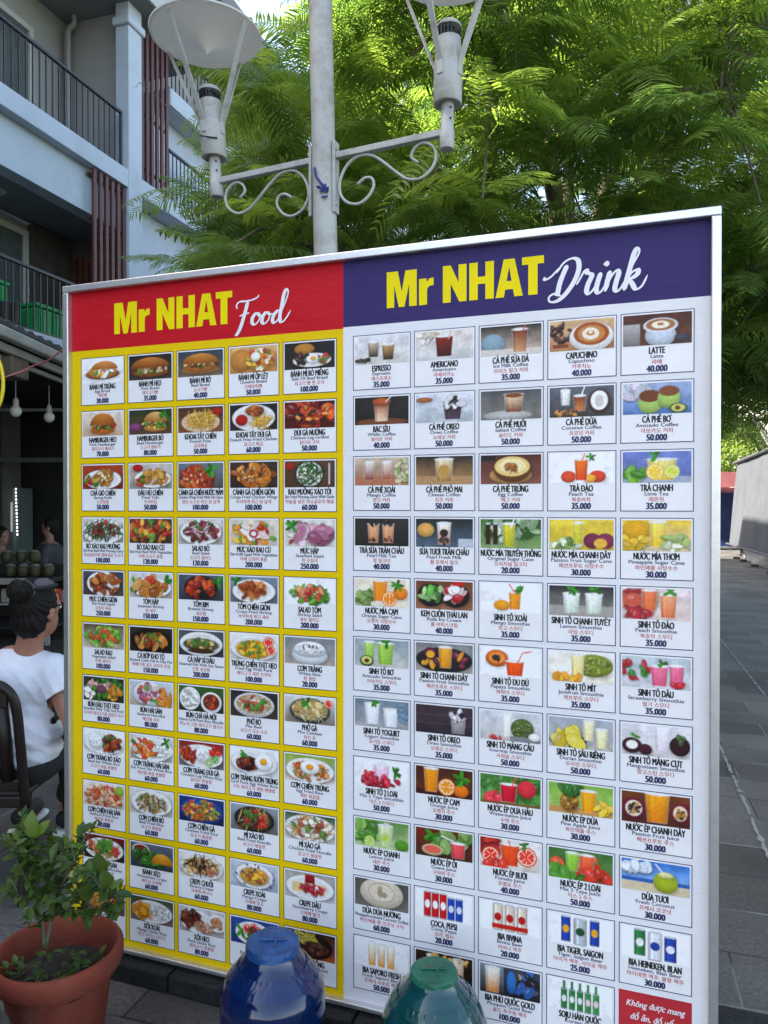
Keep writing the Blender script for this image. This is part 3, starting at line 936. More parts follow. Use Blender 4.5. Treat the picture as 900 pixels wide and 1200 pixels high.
m_leaf2 = leaf_mat('small_leaf', (.09, .15, .03), (.25, .36, .06), .4)
m_pale = mat('pale_bark', (.42, .41, .37), .85, .25, 9, dirt=(.2, .19, .16), dirt_scale=5, dirt_amt=.5)
leafy_tree('leafy_tree', 'sunlit light green tree rising behind the grey canvas stall, right of the board', (15.6, 30.5, 0), 6.0, (3.3, 4.0), 9000, .16, m_leaf2)
leafy_tree('leafy_tree', 'farther green tree seen over the dark red awning beside the board edge', (16.2, 37, 0), 5.5, (3.4, 4.6), 7000, .19, m_leaf2)
leafy_tree('leafy_tree', 'pale barked tree growing right behind the canvas stall', (14.0, 26.6, 0), 8.6, (2.6, 2.6), 5200, .14, m_leaf2, .22, m_pale)
leafy_tree('leafy_tree', 'dark leafy tree at the farthest end of the paved street', (9.5, 52, 0), 6.0, (4.5, 5.0), 6000, .25, m_leaf2)
leafy_tree('leafy_tree', 'green street tree hidden mostly behind the menu board', (3.5, 46, 0), 6.5, (4.5, 5.0), 6000, .25, m_leaf2)

# ------------------------------------------------------------------ far right: canvas stall, red awning, tower
m_canvas = mat('grey_canvas', (.072, .078, .088), .8, .1, 2.5, bump=.15, bscale=3, dirt=(.04, .042, .045), dirt_scale=1.2, dirt_amt=.6, spec=.2)
m_sheetw = mat('white_plastic_sheet', (.20, .20, .20), .35, .08, 3, bump=.5, bscale=5)
LS = 3.64
stall = thing('canvas_stall', 'street stall closed with grey canvas sides over white plastic sheeting', 'market stall', st(22, LS + 1.5))
def grid_face(b, P00, P10, P11, P01, nu, nv, amp, N, mi=0):
    for i in range(nu):
        for j in range(nv):
            q = []
            for (u, v) in ((i, j), (i + 1, j), (i + 1, j + 1), (i, j + 1)):
                fu, fv = u / nu, v / nv
                p = P00 * (1 - fu) * (1 - fv) + P10 * fu * (1 - fv) + P11 * fu * fv + P01 * (1 - fu) * fv
                q.append(p + N * amp * (math.sin(fu * 37) * .5 + math.sin(fu * 11 + fv * 3)) * (.3 + .7 * (1 - fv)))
            b.poly(q, mi)
b = MB()
grid_face(b, st(16, LS - .22, .42), st(25.4, LS - .22, .36), st(25.1, LS, 2.84), st(16, LS, 2.92), 60, 8, .03, -BX)
grid_face(b, st(25.4, LS - .2, .36), st(25.4, LS + 2.6, .36), st(25.1, LS + 2.6, 2.8), st(25.1, LS, 2.84), 16, 8, .03, AX)
grid_face(b, st(16, LS + 2.6, .42), st(16, LS - .2, .42), st(16, LS, 2.92), st(16, LS + 2.6, 2.9), 16, 8, .03, -AX)
b.poly([st(16, LS, 2.93), st(25.1, LS, 2.85), st(25.1, LS + 2.6, 3.2), st(16, LS + 2.6, 3.3)])
b.build('canvas', m_canvas, stall, smooth=True)
b = MB()
b.tube([st(15.9, LS - .04, 2.95), st(25.5, LS - .04, 2.86)], .05, 10); b.tube([st(16, LS - .25, .41), st(25.5, LS - .25, .35)], .03, 10)
for s in (16.2, 19.2, 22.2, 25.0):
    b.tube([st(s, LS + .1, 0), st(s, LS + .1, 2.86)], .035, 8); b.tube([st(s, LS + 2.5, 0), st(s, LS + 2.5, 3.1)], .035, 8)
b.build('frame', mat('dark_tube', (.05, .05, .052), .5, .15), stall, smooth=40)
b = MB()
grid_face(b, st(16, LS - .10, .02), st(23.6, LS - .10, .02), st(23.6, LS - .05, .60), st(16, LS - .05, .60), 50, 6, .04, -BX)
grid_face(b, st(23.6, LS - .10, .02), st(23.6, LS + 2.2, .02), st(23.6, LS + 2.2, .60), st(23.6, LS - .05, .60), 12, 6, .04, AX)
b.build('plastic_sheet', m_sheetw, stall, smooth=True)
for s in (18.5, 20.5, 22.2, 23.4):
    b = MB(); b.sbox(s, s + .3, LS - .34, LS - .17, 0, .06, 0, .01)
    b.build('foot', mat('dark_tube', (0, 0, 0)), stall)
m_redaw = mat('red_awning', (.07, .010, .012), .7, .15, 4)
m_blu = mat('dark_blue_tarp', (.02, .035, .13), .6, .3, 5)
aw = thing('red_awning', 'small dark red awning on poles beyond the canvas stall', 'awning', st(28.5, 2.9))
b = MB()
grid_face(b, st(27.4, 1.9, 2.15), st(27.4, 5.2, 2.15), st(29.2, 5.2, 2.75), st(29.2, 1.9, 2.75), 14, 6, .02, UZ)
grid_face(b, st(27.4, 1.9, 1.98), st(27.4, 5.2, 1.98), st(27.4, 5.2, 2.15), st(27.4, 1.9, 2.15), 14, 2, .01, -AX)
grid_face(b, st(29.2, 1.9, 2.2), st(27.4, 1.9, 1.98), st(27.4, 1.9, 2.15), st(29.2, 1.9, 2.75), 8, 3, .01, -BX)
b.build('canopy', m_redaw, aw)
b = MB()
for s, l in ((27.5, 2.0), (27.5, 5.1), (29.1, 2.0), (29.1, 5.1)): b.tube([st(s, l, 0), st(s, l, 2.15 if s < 28 else 2.7)], .03, 8)
b.build('pole', m_pipe, aw)
for i, (s, l, r_, h, lab) in enumerate(((28.0, 2.75, .30, .92, 'blue plastic drum standing in front under the red awning'), (28.7, 3.3, .30, .92, 'second blue drum, farther in under the red awning'))):
    p = st(s, l, 0)
    b = MB(); b.lathe([(0, 0), (r_ * .92, 0), (r_, .04), (r_, h * .33), (r_ * 1.03, h * .35), (r_, h * .37), (r_, h * .64), (r_ * 1.03, h * .66), (r_, h * .68), (r_, h - .04), (r_ * .9, h), (0, h)], p, 24)
    tag(b.build('plastic_drum', mat('drum_blue', (.03, .08, .36), .4, .15), loc=p, smooth=40), lab, 'drum', 'blue drums under the red awning')
b = MB()
grid_face(b, st(29.3, 1.95, .05), st(29.3, 5.1, .05), st(29.3, 5.1, 2.1), st(29.3, 1.95, 2.1), 18, 6, .04, -AX)
tag(b.build('blue_tarpaulin', m_blu, loc=st(29.3, 3.5)), 'dark blue tarpaulin hung at the back of the red awning', 'tarpaulin')
m_tow = mat('tower_render', (.52, .50, .47), .8, .08, .3)
tw_ = thing('tower_block', 'tall pale tower block far behind the trees on the right', 'building', (44, 75, 0))
b = MB(); b.box((44, 75, 13.5), (14, 10, 27), bev=.1); b.box((44, 75, 27.3), (14.6, 10.6, .5)); b.build('wall', m_tow, tw_)
m_win = mat('dark_window', (.06, .07, .08), .2, .2, 2)
for fl in range(8):
    for k in range(6):
        c = (37.9 + 2.3 * k, 69.98, 3.2 + 3 * fl)
        b = MB(); b.box(c, (1.3, .08, 1.5), bev=.02); b.build('window', m_win, tw_)
# ------------------------------------------------------------------ printed pictures, painted as vertex colours of a fine grid
PW, PH = 84, 42
GX, GY = np.meshgrid(np.linspace(0, 2, PW), np.linspace(1, 0, PH))

def sm(d, w=.025):
    return np.clip(.5 - d / w, 0, 1)

def vnoise(rng, n):
    g = rng.random((n // 2 + 2, n + 2))
    x = GX / 2 * n; y = GY * n / 2
    i = np.minimum(x.astype(int), n); j = np.minimum(y.astype(int), n // 2)
    fx = x - i; fy = y - j
    fx = fx * fx * (3 - 2 * fx); fy = fy * fy * (3 - 2 * fy)
    return (g[j, i] * (1 - fx) + g[j, i + 1] * fx) * (1 - fy) + (g[j + 1, i] * (1 - fx) + g[j + 1, i + 1] * fx) * fy

def paint(spec, seed):
    rng = np.random.default_rng(seed)
    C = np.ones((PH, PW, 3)) * .8
    def put(a, c):
        nonlocal C
        a = a[..., None]
        C = C * (1 - a) + np.asarray(c) * a
    def ell(x, y, rx, ry, rot=0.):
        dx, dy = GX - x, GY - y
        c, s = math.cos(rot), math.sin(rot)
        return (np.sqrt(((dx * c + dy * s) / rx) ** 2 + ((-dx * s + dy * c) / ry) ** 2) - 1) * min(rx, ry)
    def col(t, yy=None, y0=0, y1=1):
        if '/' in t:
            a, b = [hexc(q) for q in t.split('/')]
            k = np.clip((GY - y0) / (y1 - y0 + 1e-6), 0, 1)[..., None]
            return b * (1 - k) + a * k
        return hexc(t)
    for op in spec.split(';'):
        t = op.split()
        if not t: continue
        o = t[0]
        n = [float(q) for q in t[1:] if q.replace('.', '', 1).replace('-', '', 1).isdigit() and len(q) < 5 and not (o in 'BRSWEGKCHD' and q == t[-1] and len(q) == 3 and '.' not in q)]
        if o == 'B':
            k = GY[..., None]
            C = hexc(t[2]) * (1 - k) + hexc(t[1]) * k
            C = C * (.82 + .36 * vnoise(rng, 9))[..., None]
        elif o == 'V':
            C = C * (1 - n[0] + 2 * n[0] * vnoise(rng, 26))[..., None]
        elif o == 'E':
            x, y, rx, ry = n[:4]
            d = ell(x, y, rx, ry)
            put(sm(ell(x + .03, y - .05, rx * 1.05, ry * 1.05), .12) * .35, (0, 0, 0))
            sh = np.clip(1.12 - .35 * np.clip(1 + d / min(rx, ry), 0, 1) ** 2 + .25 * (GY - y) / ry, .5, 1.4)[..., None]
            put(sm(d), col(t[5], None, y - ry, y + ry) * sh)
        elif o == 'D':           # flat disc
            x, y, rx, ry = n[:4]
            put(sm(ell(x, y, rx, ry)), col(t[5], None, y - ry, y + ry))
        elif o == 'R':
            x0, y0, x1, y1 = n[:4]
            d = np.maximum(np.maximum(x0 - GX, GX - x1), np.maximum(y0 - GY, GY - y1))
            put(sm(d), col(t[5], None, y0, y1))
        elif o == 'P':
            x, y, rx, ry = n[:4]
            put(sm(ell(x + .03, y - .06, rx * 1.04, ry * 1.04), .15) * .55, (0, 0, 0))
            put(sm(ell(x, y, rx, ry)), hexc('ecebe8'))
            put(sm(ell(x, y, rx * .8, ry * .76), .06) * .5, hexc('c4c4c6'))
            put(sm(ell(x, y - .015, rx * .76, ry * .72), .05), hexc('e4e2de'))
        elif o in 'SW':
            x, y, rx, ry, cnt, size = [float(q) for q in t[1:7]]
            pal = [hexc(q) for q in t[7].split(',')]
            for k in range(int(cnt)):
                a = rng.random() * 6.283; q = math.sqrt(rng.random())
                cx, cy = x + math.cos(a) * q * rx, y + math.sin(a) * q * ry
                rot = rng.random() * 3.14
                c = pal[rng.integers(len(pal))] * rng.uniform(.7, 1.25)
                if o == 'S': r1, r2 = size * rng.uniform(.6, 1.3), size * rng.uniform(.35, .75)
                else: r1, r2 = size, .022
                put(sm(ell(cx + .01, cy - .025, r1 * 1.1, r2 * 1.2, rot), .05) * .45, (.01, .005, 0))
                d = ell(cx, cy, r1, r2, rot)
                put(sm(d), c)
                if o == 'S':
                    put(sm(ell(cx - r1 * .2, cy + r2 * .35, r1 * .35, r2 * .25, rot), .03) * .35, c * .4 + .5)
        elif o == 'G':           # drinking glass: x, width, y0, y1, colour
            x, w, y0, y1 = n[:4]
            k = (GY - y0) / (y1 - y0)
            hw = w * (.40 + .1 * k)
            d = np.maximum(np.abs(GX - x) - hw, np.maximum(y0 - GY, GY - y1))
            e = np.clip(np.abs(GX - x) / hw, 0, 1)
            body = col(t[5], None, y0, y1)
            sh = (1.1 - .35 * e ** 2 + .2 * (np.abs((GX - x) / hw + .45) < .14))[..., None]
            put(sm(d - .012) * .5, hexc('d8dde0'))
            put(sm(d), body * sh)
            put(sm(ell(x, y1, w * .5, .05)), hexc(t[6]) if len(t) > 6 else hexc('e8e8e4'))
        elif o == 'K':           # can
            x, w, y0, y1 = n[:4]
            d = np.maximum(np.abs(GX - x) - w / 2, np.maximum(y0 - GY, GY - y1))
            e = (GX - x) / (w / 2)
            put(sm(d), hexc(t[5]) * (1.15 - .55 * np.abs(e) ** 2 + .5 * (np.abs(e + .4) < .15))[..., None])
            dd = np.maximum(np.abs(GX - x) - w * .42, np.abs(GY - y1) - .035)
            put(sm(dd), hexc('c8ccd0'))
            put(sm(np.maximum(np.abs(GX - x) - w * .42, np.abs(GY - y0) - .02)), hexc('9a9ea4'))
            if len(t) > 6: put(sm(ell(x, (y0 + y1) / 2, w * .34, (y1 - y0) * .16)), hexc(t[6]))
        elif o == 'C':           # citrus slice
            x, y, r = n[:3]
            d = np.hypot(GX - x, GY - y)
            an = np.arctan2(GY - y, GX - x)
            put(sm(d - r), hexc(t[4]))
            put(sm(d - r * .86), hexc('f4ecd0'))
            put(sm(d - r * .76) * (np.abs(np.sin(an * 4)) > .22), hexc(t[4]) * 1.15)
        elif o == 'F':           # green sprig
            x, y, r = n[:3]
            for k in range(7):
                a = rng.random() * 6.28
                put(sm(ell(x + math.cos(a) * r * .5, y + math.sin(a) * r * .5, r * .55, r * .22, a)), hexc('3f8a2a') * rng.uniform(.5, 1.5))
        elif o == 'H':           # bean / bun half: dome
            x, y, rx, ry = n[:4]
            d = np.maximum(ell(x, y, rx, ry), y - GY)
            put(sm(d), col(t[5], None, y, y + ry) * (1.1 - .3 * np.clip(np.abs(GX - x) / rx, 0, 1))[..., None])
        elif o == 'L':           # straw: x0 y0 x1 y1 colour
            x0, y0, x1, y1 = [float(q) for q in t[1:5]]
            L = math.hypot(x1 - x0, y1 - y0); ux, uy = (x1 - x0) / L, (y1 - y0) / L
            a = (GX - x0) * ux + (GY - y0) * uy
            b = -(GX - x0) * uy + (GY - y0) * ux
            put(sm(np.maximum(np.abs(b) - .02, np.maximum(-a, a - L))), hexc(t[5]))
    C = C * (.89 + .22 * vnoise(rng, 40))[..., None] * (.95 + .10 * rng.random((PH, PW, 1)))
    C = np.clip(C, 0, 1) ** 1.12 * 1.06
    return np.clip(C, 0.004, .95)

FOOD = '''BÁNH MÌ TRỨNG|Egg Bread|계란빵|30.000|B fff eee;E 1 .35 .85 .22 a86a34;E 1 .45 .7 .28 c98d4a;S 1 .5 .5 .2 26 .13 fff,f4efe0,5d9b3a,e8b23a;H 1.1 .55 .65 .35 d99b55/b06a2c
BÁNH MÌ HEO|Pork Bread|돼지고기빵|35.000|B 2c2a28 4a4038;E 1 .3 .85 .2 9a5a24;S 1 .45 .8 .16 40 .12 7c2a1a,4d8a2f,b84a30,d9c9a0;H 1 .48 .9 .42 c9853c/8a4a1c
BÁNH MÌ BÒ|Beef Bread|소고기빵|40.000|B 3a4a5a 7a6a58;E 1 .25 .85 .16 b98a50;E 1 .36 .75 .2 b0702e;S 1 .48 .75 .12 32 .1 6b3a1e,8a5a2c,d9c08a,4f7a2a;H 1 .5 .8 .4 d0903f/9a5a22
BÁNH MÌ ỐP LẾT|Omelric Bread|오메트릭빵|50.000|B d8b07a c08a4a;E .5 .5 .5 .42 c58a44;E 1.3 .5 .65 .42 d9983f;S 1.3 .5 .6 .38 40 .12 e8c04a,c94a2a,f0e6c8,7a9a3a;E 1.1 .6 .2 .18 f4efe0
BÁNH MÌ BÒ MIẾNG|Slab Of Beef Bread|쇠고기 빵 한 조각|100.000|B 26262a 38302a;E .8 .75 .4 .2 b9803a;P 1.1 .32 .75 .26;S .7 .35 .25 .15 14 .14 3a2218,4a2a1a;E 1.15 .36 .28 .15 fff;E 1.15 .38 .12 .08 f0b02a;S 1.55 .35 .25 .15 14 .09 c4302a,5a9a3a
HAMBURGER HEO|Pork Hamburger|돼지고기 햄버거|70.000|B e6dcd0 caa98a;E 1 .25 .6 .2 b9702c;S 1 .42 .6 .12 30 .1 5a2c18,6a9a35,c9402a;H 1 .45 .62 .5 d08a3c/a05a20
HAMBURGER BÒ|Beef Hamburger|소고기 햄버거|80.000|B 2f3f22 6a5238;E .3 .3 .28 .16 8a4a78;E 1.25 .25 .55 .16 c08a48;S 1.25 .42 .6 .16 36 .1 5a9a30,6b3a1c,e0c060;H 1.25 .5 .55 .4 dcb274/a8702e;F 1.7 .8 .3
KHOAI TÂY CHIÊN|French Fries|감자튀김|50.000|B 5a3a2a 8a5a3a;D 1 .4 .85 .4 d9c3a0;W 1 .5 .6 .3 70 .22 e8b84a,d99a2c,f0cc6a;E 1.75 .8 .2 .15 b02418
KHOAI TÂY ĐÙI GÀ|French Fries Fried Chicken|닭고기 튀김|60.000|B 2a2c30 3a3230;P 1 .48 .9 .5;E .5 .4 .26 .22 b01c14;W 1.3 .35 .4 .25 34 .2 e8b030,f0c850;E 1.05 .75 .4 .2 a05a22;S 1.05 .75 .35 .15 14 .12 8a4418,b86a28
ĐÙI GÀ NƯỚNG|Chicken Leg Grilled|닭다리 구이|50.000|B 3a140c 5a1c0c;S 1 .5 1 .45 40 .26 a83414,c24a1a,7a1c0c,d8662a;S 1 .5 .9 .4 16 .1 2a0c08,e89a4a
CHẢ GIÒ CHIÊN|Spring Rolls|스프링롤|50.000|B a9452a 8a3a20;P 1 .4 .9 .4;S .5 .35 .4 .22 22 .14 4f8a2a,75a83a,c9402a;S 1.05 .5 .4 .28 14 .24 c98a3a,dba85a,b0702a;S 1.05 .55 .3 .2 10 .08 f0dfb0
ĐẬU HŨ CHIÊN|Fried Tofu|두부튀김|50.000|B c9c4bc a0988c;E .4 .85 .25 .16 b0281c;P 1.1 .4 .85 .36;F .5 .42 .3;S .5 .3 .2 .15 8 .12 c83020,4f8a2a;S 1.2 .48 .5 .3 24 .17 c9923c,dcae5c,a86e24
CÁNH GÀ CHIÊN NƯỚC MẮM|Chicken Wings Fried With Fish Sauce|생선 소스로 튀긴 닭 날개|100.000|B 74808c 5a5248;S .9 .4 .85 .34 36 .24 b0401a,8a2a10,cf6a2a;F 1.5 .75 .32;S .9 .45 .7 .25 10 .06 f0c08a
CÁNH GÀ CHIÊN GIÒN|Crispy Fried Chicken Wings|바삭하게 튀긴 닭 날개|100.000|B 4a3a30 3a2c24;S 1 .45 .85 .36 30 .26 c07a2c,a8601e,d9943f;S 1 .5 .8 .3 20 .07 e8b86a,8a4a18
RAU MUỐNG XÀO TỎI|Stir Fried Morning Glory With Garlic|마늘을 넣은 모닝글로리 볶음|60.000|B 6a4a34 5a3a28;D 1 .5 .6 .52 2a2c2c;D 1 .5 .52 .46 dfe0d8;W 1 .5 .46 .38 50 .2 1f5a1c,2f7a26,174414;S 1 .5 .4 .3 14 .05 f0ead0;R 1.75 .1 1.82 .9 c0c0c0;E .2 .8 .2 .14 a02c20
BÒ XÀO RAU MUỐNG|Stir-fried Beef With Morning Glory|모닝글로리와 함께 볶은 소고기|100.000|B d9d4cc b0a898;P 1 .45 1 .52;W 1 .5 .85 .4 60 .25 235a1e,38802a,1a3c14;S 1 .5 .8 .35 24 .12 5a2a1c,7a3a24,c0302a
BÒ XÀO RAU CỦ|Stir-fried Beef With Vegetables|야채 소고기 볶음|120.000|B 6a4a3a 4a3a30;S 1 .5 1 .5 60 .17 4f8a2e,6b3420,d8862c,8ab04a,c23a24,e8c050
SALAD BÒ|Beef Salad|소고기 샐러드|120.000|B d8d4d0 b8b0a8;P 1 .48 .9 .5;S 1 .5 .75 .38 50 .15 4f8a2a,2f5f22,7a2438,a0344a,6a3020;W 1 .5 .6 .3 24 .15 e6d6d6,c05070
MỰC XÀO RAU CỦ|Stir-fried Squid With Vegetables|야채 오징어 볶음|200.000|B e0d8c8 c8bca8;S 1 .45 .95 .42 50 .16 e8902a,d83c24,6aa03a,f0b83c;S 1 .5 .6 .3 12 .2 f4ece0,ecd8d0;D 1.0 .45 .2 .17 b83050;D 1 .45 .11 .09 f4ece0
MỰC HẤP|Steamed Squid|찐 오징어|250.000|B e4e0da ccc4bc;S 1.05 .5 .75 .33 20 .33 d0a0b0,b87890,e0c4cc,a05c78;F .3 .75 .3;S .35 .3 .3 .2 8 .1 c0302a,e8e0d0
MỰC CHIÊN GIÒN|Stir-fried Squid|오징어 볶음|250.000|B 4a525c 5a4a3c;P 1 .5 .8 .5;S 1.1 .5 .75 .4 38 .2 9a4a20,b8642c,7a3014,d08a44
TÔM HẤP|Steamed Shrimp|찐 새우|150.000|B d8d8d8 b8b0a4;P 1 .42 .95 .4;F .3 .5 .35;F 1.7 .6 .35;S 1 .42 .7 .28 22 .26 d0893c,b86a2c,e0ac64;S 1 .75 .16 .14 8 .12 d03a1c
TÔM RIM|Braised Shrimp|새우찜|150.000|B 5a6470 3a3c40;E 1 .5 .75 .48 26262a;S 1 .5 .6 .36 28 .2 c0401a,d8622a,8a240e;F 1.75 .75 .28
TÔM CHIÊN GIÒN|Crispy Fried Shrimp|바삭하게 튀긴 새우|200.000|B 8a98a8 6a7078;P 1 .45 .9 .46;S 1 .48 .6 .3 30 .18 c06a2c,d8904a,a04c1c;F .25 .85 .22
SALAD TÔM|Shrimp Salad|새우 샐러드|200.000|B fdfdfd f0f0f0;S 1 .42 .8 .33 46 .16 4f8f2a,7ab03c,2f6a1e;S 1 .5 .6 .25 16 .15 d8683a,e8a070,c83024;S 1 .4 .6 .2 8 .08 d03030
SALAD RAU|Vegetable Salad|야채 샐러드|100.000|B 6a5444 c8bca8;E 1.4 .3 .5 .3 d8c8a8;S 1 .52 .85 .38 50 .18 5a9a2e,7ab83c,3f7a22,a8cc68;S 1 .5 .7 .25 14 .12 d83a24,e86a3a
CÁ BỚP KHO TỘ|Braised Cobia Fish In Clay Pot|뚝배기에 넣은 코비아 조림|150.000|B 3a342e 2a2420;E 1 .48 .95 .48 20180f;S 1 .5 .75 .35 16 .24 b8702c,8a4818,d89a4c;F 1.1 .75 .25;S 1 .5 .6 .3 12 .08 c83020,3f7a2a
CÁ HẤP XÌ DẦU|Steamed Fish With Soy Sauce|간장 생선찜|200.000|B 5a6066 3c4044;P 1 .48 .95 .48;E 1 .45 .8 .26 6a6a58;S 1 .5 .6 .18 36 .14 c8b070,8a7a3a,4f7a2e;D .3 .5 .04 .04 111;E 1 .2 .6 .1 4a2c16
TRỨNG CHIÊN THỊT HEO|Fried Egg With Pork|돼지고기 계란 프라이|100.000|B e8e6e2 d0ccc4;P 1 .48 .98 .5;E 1 .42 .75 .36 e8b020;S 1 .42 .65 .3 36 .12 f0c848,d89018,6a9a2c;C 1.62 .72 .22 d83c2c;C 1.72 .42 .2 d83c2c
CƠM TRẮNG|White Rice|흰 쌀밥|20.000|B 8a8e90 b0a49a;E 1 .35 .7 .36 dfe2e4;D 1 .52 .68 .26 c4ccd0;E 1 .6 .6 .27 f6f6f4;S 1 .62 .5 .2 60 .05 fff,e4e4e0;S 1 .65 .3 .1 4 .06 3a2a20
BÚN ĐẬU THỊT HEO|Noodles With Tofu And Pork|두부와 돼지고기를 곁들인 국수|80.000|B 3a4030 2c3024;S 1 .5 1 .5 30 .2 2f6a22,4f8a30;S .8 .75 .5 .2 14 .16 d8a0a0,ecd0c0;E .9 .5 .25 .2 7a4a5c;S 1.5 .35 .35 .25 16 .16 e0a030,c88020;S .3 .3 .2 .2 8 .16 f0e8e0
BÚN HẢI SẢN|Seafood Noodles|해산물 국수|80.000|B d0d8e0 b0a090;E .9 .5 .75 .5 e4e6ea;S .95 .52 .62 .36 44 .16 d8a0b8,b05a80,5a9a34,f0e0d0,d86a2a;S 1.7 .35 .25 .3 10 .18 e8962a
BÚN CHẢ HÀ NỘI|Hanoi Grill Pork Rice Noodle|하노이 그릴 돼지고기 쌀국수|80.000|B 3f6a2c 3a3028;P .5 .5 .46 .46;S .5 .5 .34 .3 34 .12 f4f4f0,dcdcd4;P 1.45 .4 .46 .42;E 1.45 .42 .36 .32 8a3418;S 1.45 .42 .28 .22 16 .1 6a2410,b85a24,c84030
PHỞ BÒ|Pho Beef|쇠고기 국수 수프|60.000|B 2e3236 4a3c34;E 1 .48 .85 .48 e2e4e4;D 1 .52 .74 .38 b89a6a;W 1 .5 .6 .28 40 .22 f0e8d8,e0d0b0;S 1 .55 .5 .25 26 .12 7a4038,5a9a34,3a7a26,c83828
PHỞ GÀ|Pho Chicken|치킨 포|60.000|B e0e0dc 8a7a68;E 1 .48 .82 .48 4a5058;D 1 .52 .72 .4 a89a58;W 1 .5 .55 .3 36 .22 ece0c0,d8c890;S 1 .55 .55 .26 22 .16 c8a060,e0c890;F .9 .75 .25;C 1.75 .8 .16 d83c2c
CƠM TRẮNG BÒ XÀO|Beef Stir White Rice|소고기 볶음 흰쌀밥|60.000|B fafafa e8e8e8;P 1 .48 .95 .48;E .62 .5 .34 .3 fbfbfb;S .62 .5 .28 .24 24 .05 fff,e4e4e0;S 1.3 .5 .45 .28 30 .18 4a2414,6a341c,a04a24,4f7a2a
CƠM TRẮNG HẢI SẢN|Sea Food Stir White Rice|해산물 볶음 흰쌀밥|60.000|B d8d8d4 b8b4ac;P 1 .48 1 .5;S .7 .5 .62 .36 44 .18 4f8a2e,d8452a,e89030,f0e0d0;S 1.5 .45 .38 .3 40 .07 fff,eaeae6;F 1.7 .8 .24
CƠM TRẮNG ĐÙI GÀ|Chicken Leg White Rice|닭다리 흰쌀밥|60.000|B 9a2c1c 707478;P 1 .45 .95 .46;S .45 .5 .4 .25 18 .2 a02c14,c0481c;E 1.1 .52 .34 .3 fafafa;S 1.1 .52 .26 .2 20 .05 fff,e4e4e0;C 1.6 .4 .2 6aa04a;C 1.35 .22 .18 6aa04a;S 1.6 .7 .2 .14 6 .16 d83c2c
CƠM TRẮNG SƯỜN TRỨNG|Grill Pork Egg White Rice|구운 돼지고기 계란 흰쌀밥|60.000|B f8f8f8 dedede;P 1 .48 .95 .48;E .75 .42 .45 .28 5a1e0e;S .75 .45 .4 .22 20 .18 6a2410,8a3818,3a1408;E 1.4 .52 .36 .32 fdfdfd;E 1.4 .54 .15 .13 f0a820;F .6 .78 .2
CƠM CHIÊN TRỨNG|Egg Fried Rice|계란 볶음밥|60.000|B 8aa83a e0d0c8;P 1 .45 .95 .46;S 1 .42 .75 .34 80 .09 d8762c,b8541c,e89a44,7a9a34;E 1 .56 .38 .26 fbf8f0;E 1 .58 .15 .11 f0a020
CƠM CHIÊN HẢI SẢN|Seafood Fried Rice|해산물 볶음밥|60.000|B e8dcd0 c8b8a4;S 1 .45 .95 .45 110 .1 d87a3a,e8a468,c05a2c,f0c490,d83c28;E 1.75 .75 .22 .2 9ab83c;S 1 .5 .8 .3 12 .13 f0b088,d8643c
CƠM CHIÊN BÒ|Beef Fried Rice|쇠고기 볶음밥|60.000|B dfe0d8 bcb8a8;P 1 .48 .95 .5;S 1 .47 .75 .38 130 .07 b88a4c,8a5a2c,d8b070,6a4424,7a9a4a
CƠM CHIÊN GÀ|Chicken Fried Rice|닭고기 볶음밥|60.000|B 28407a 1c2c58;E 1 .48 .95 .5 2c54a0;S 1 .5 .8 .4 130 .09 d89430,e8b450,b86a1c,c8402a,7a9a34
MÌ XÀO BÒ|Beef Fried Noodle|쇠고기 볶음면|60.000|B 98a4ac 706860;E 1 .48 .85 .5 26282a;D 1 .5 .75 .43 3c3a34;W 1 .5 .62 .34 60 .24 b8924c,8a6a34,d8b878;S 1 .52 .55 .3 26 .14 5a2c1c,3f7a2a,c83828
MÌ XÀO GÀ|Chicken Fried Noodle|닭고기 볶음면|60.000|B 3a5a2c d8d0c8;P 1 .48 1 .5;W 1 .5 .8 .38 70 .26 d8a860,b87a34,e8c48c;S 1 .5 .7 .32 24 .16 a85a3c,6a9a3a,e8e0d0
MÌ XÀO HẢI SẢN|Seafood Fried Noodles|해산물 볶음면|60.000|B 7a1c20 3a2424;P 1 .45 .95 .46;W 1 .48 .7 .3 44 .22 d8b060,b88a3c;S .6 .5 .35 .22 14 .15 d8602c,e89a5c;S 1.1 .6 .4 .26 26 .16 4f8a2a,7ab040;S 1.5 .4 .2 .2 8 .12 d83c28
BÁNH XÈO|Vietnamese Crepe|베트남 크레페|60.000|B 6a707c 3a3c44;E .5 .72 .42 .26 d8d0c8;D .5 .74 .34 .18 8a2c18;S .9 .4 .75 .34 40 .2 3f7a22,5a9a30,2a5a1a;H 1.5 .25 .5 .42 e8ac34/c07a1c
CREPE CHUỐI|Banana Crepe|크레페 바나나|60.000|B f0ece8 d8d0c8;P 1 .45 .95 .46;E 1 .5 .8 .34 e0c088;W 1 .52 .7 .25 34 .25 4a2414,3a1a0c;S .5 .28 .3 .12 10 .12 ecd8a0,b07a3c;S 1.4 .3 .3 .12 8 .1 c87a5c
CREPE XOÀI|Mango Crepe|크레페 망고|80.000|B c8ccd8 a0a8b8;P 1 .5 .8 .48;E 1 .48 .62 .34 e0b04c;S 1 .55 .45 .24 30 .13 d8861c,b8601c,f0b83c;S 1 .5 .9 .5 16 .06 3a4470
CREPE DÂU|Strawberry Crepe|크레페 딸기|80.000|B a8a49c d0ccc8;P 1 .45 .95 .46;R .3 .25 1.6 .6 e4cc90;S 1 .42 .6 .12 22 .14 b83038,d84a50,f0e4d8;R .8 .62 1.2 .95 b02030/7a1420;S 1.3 .3 .3 .1 8 .1 c02c38
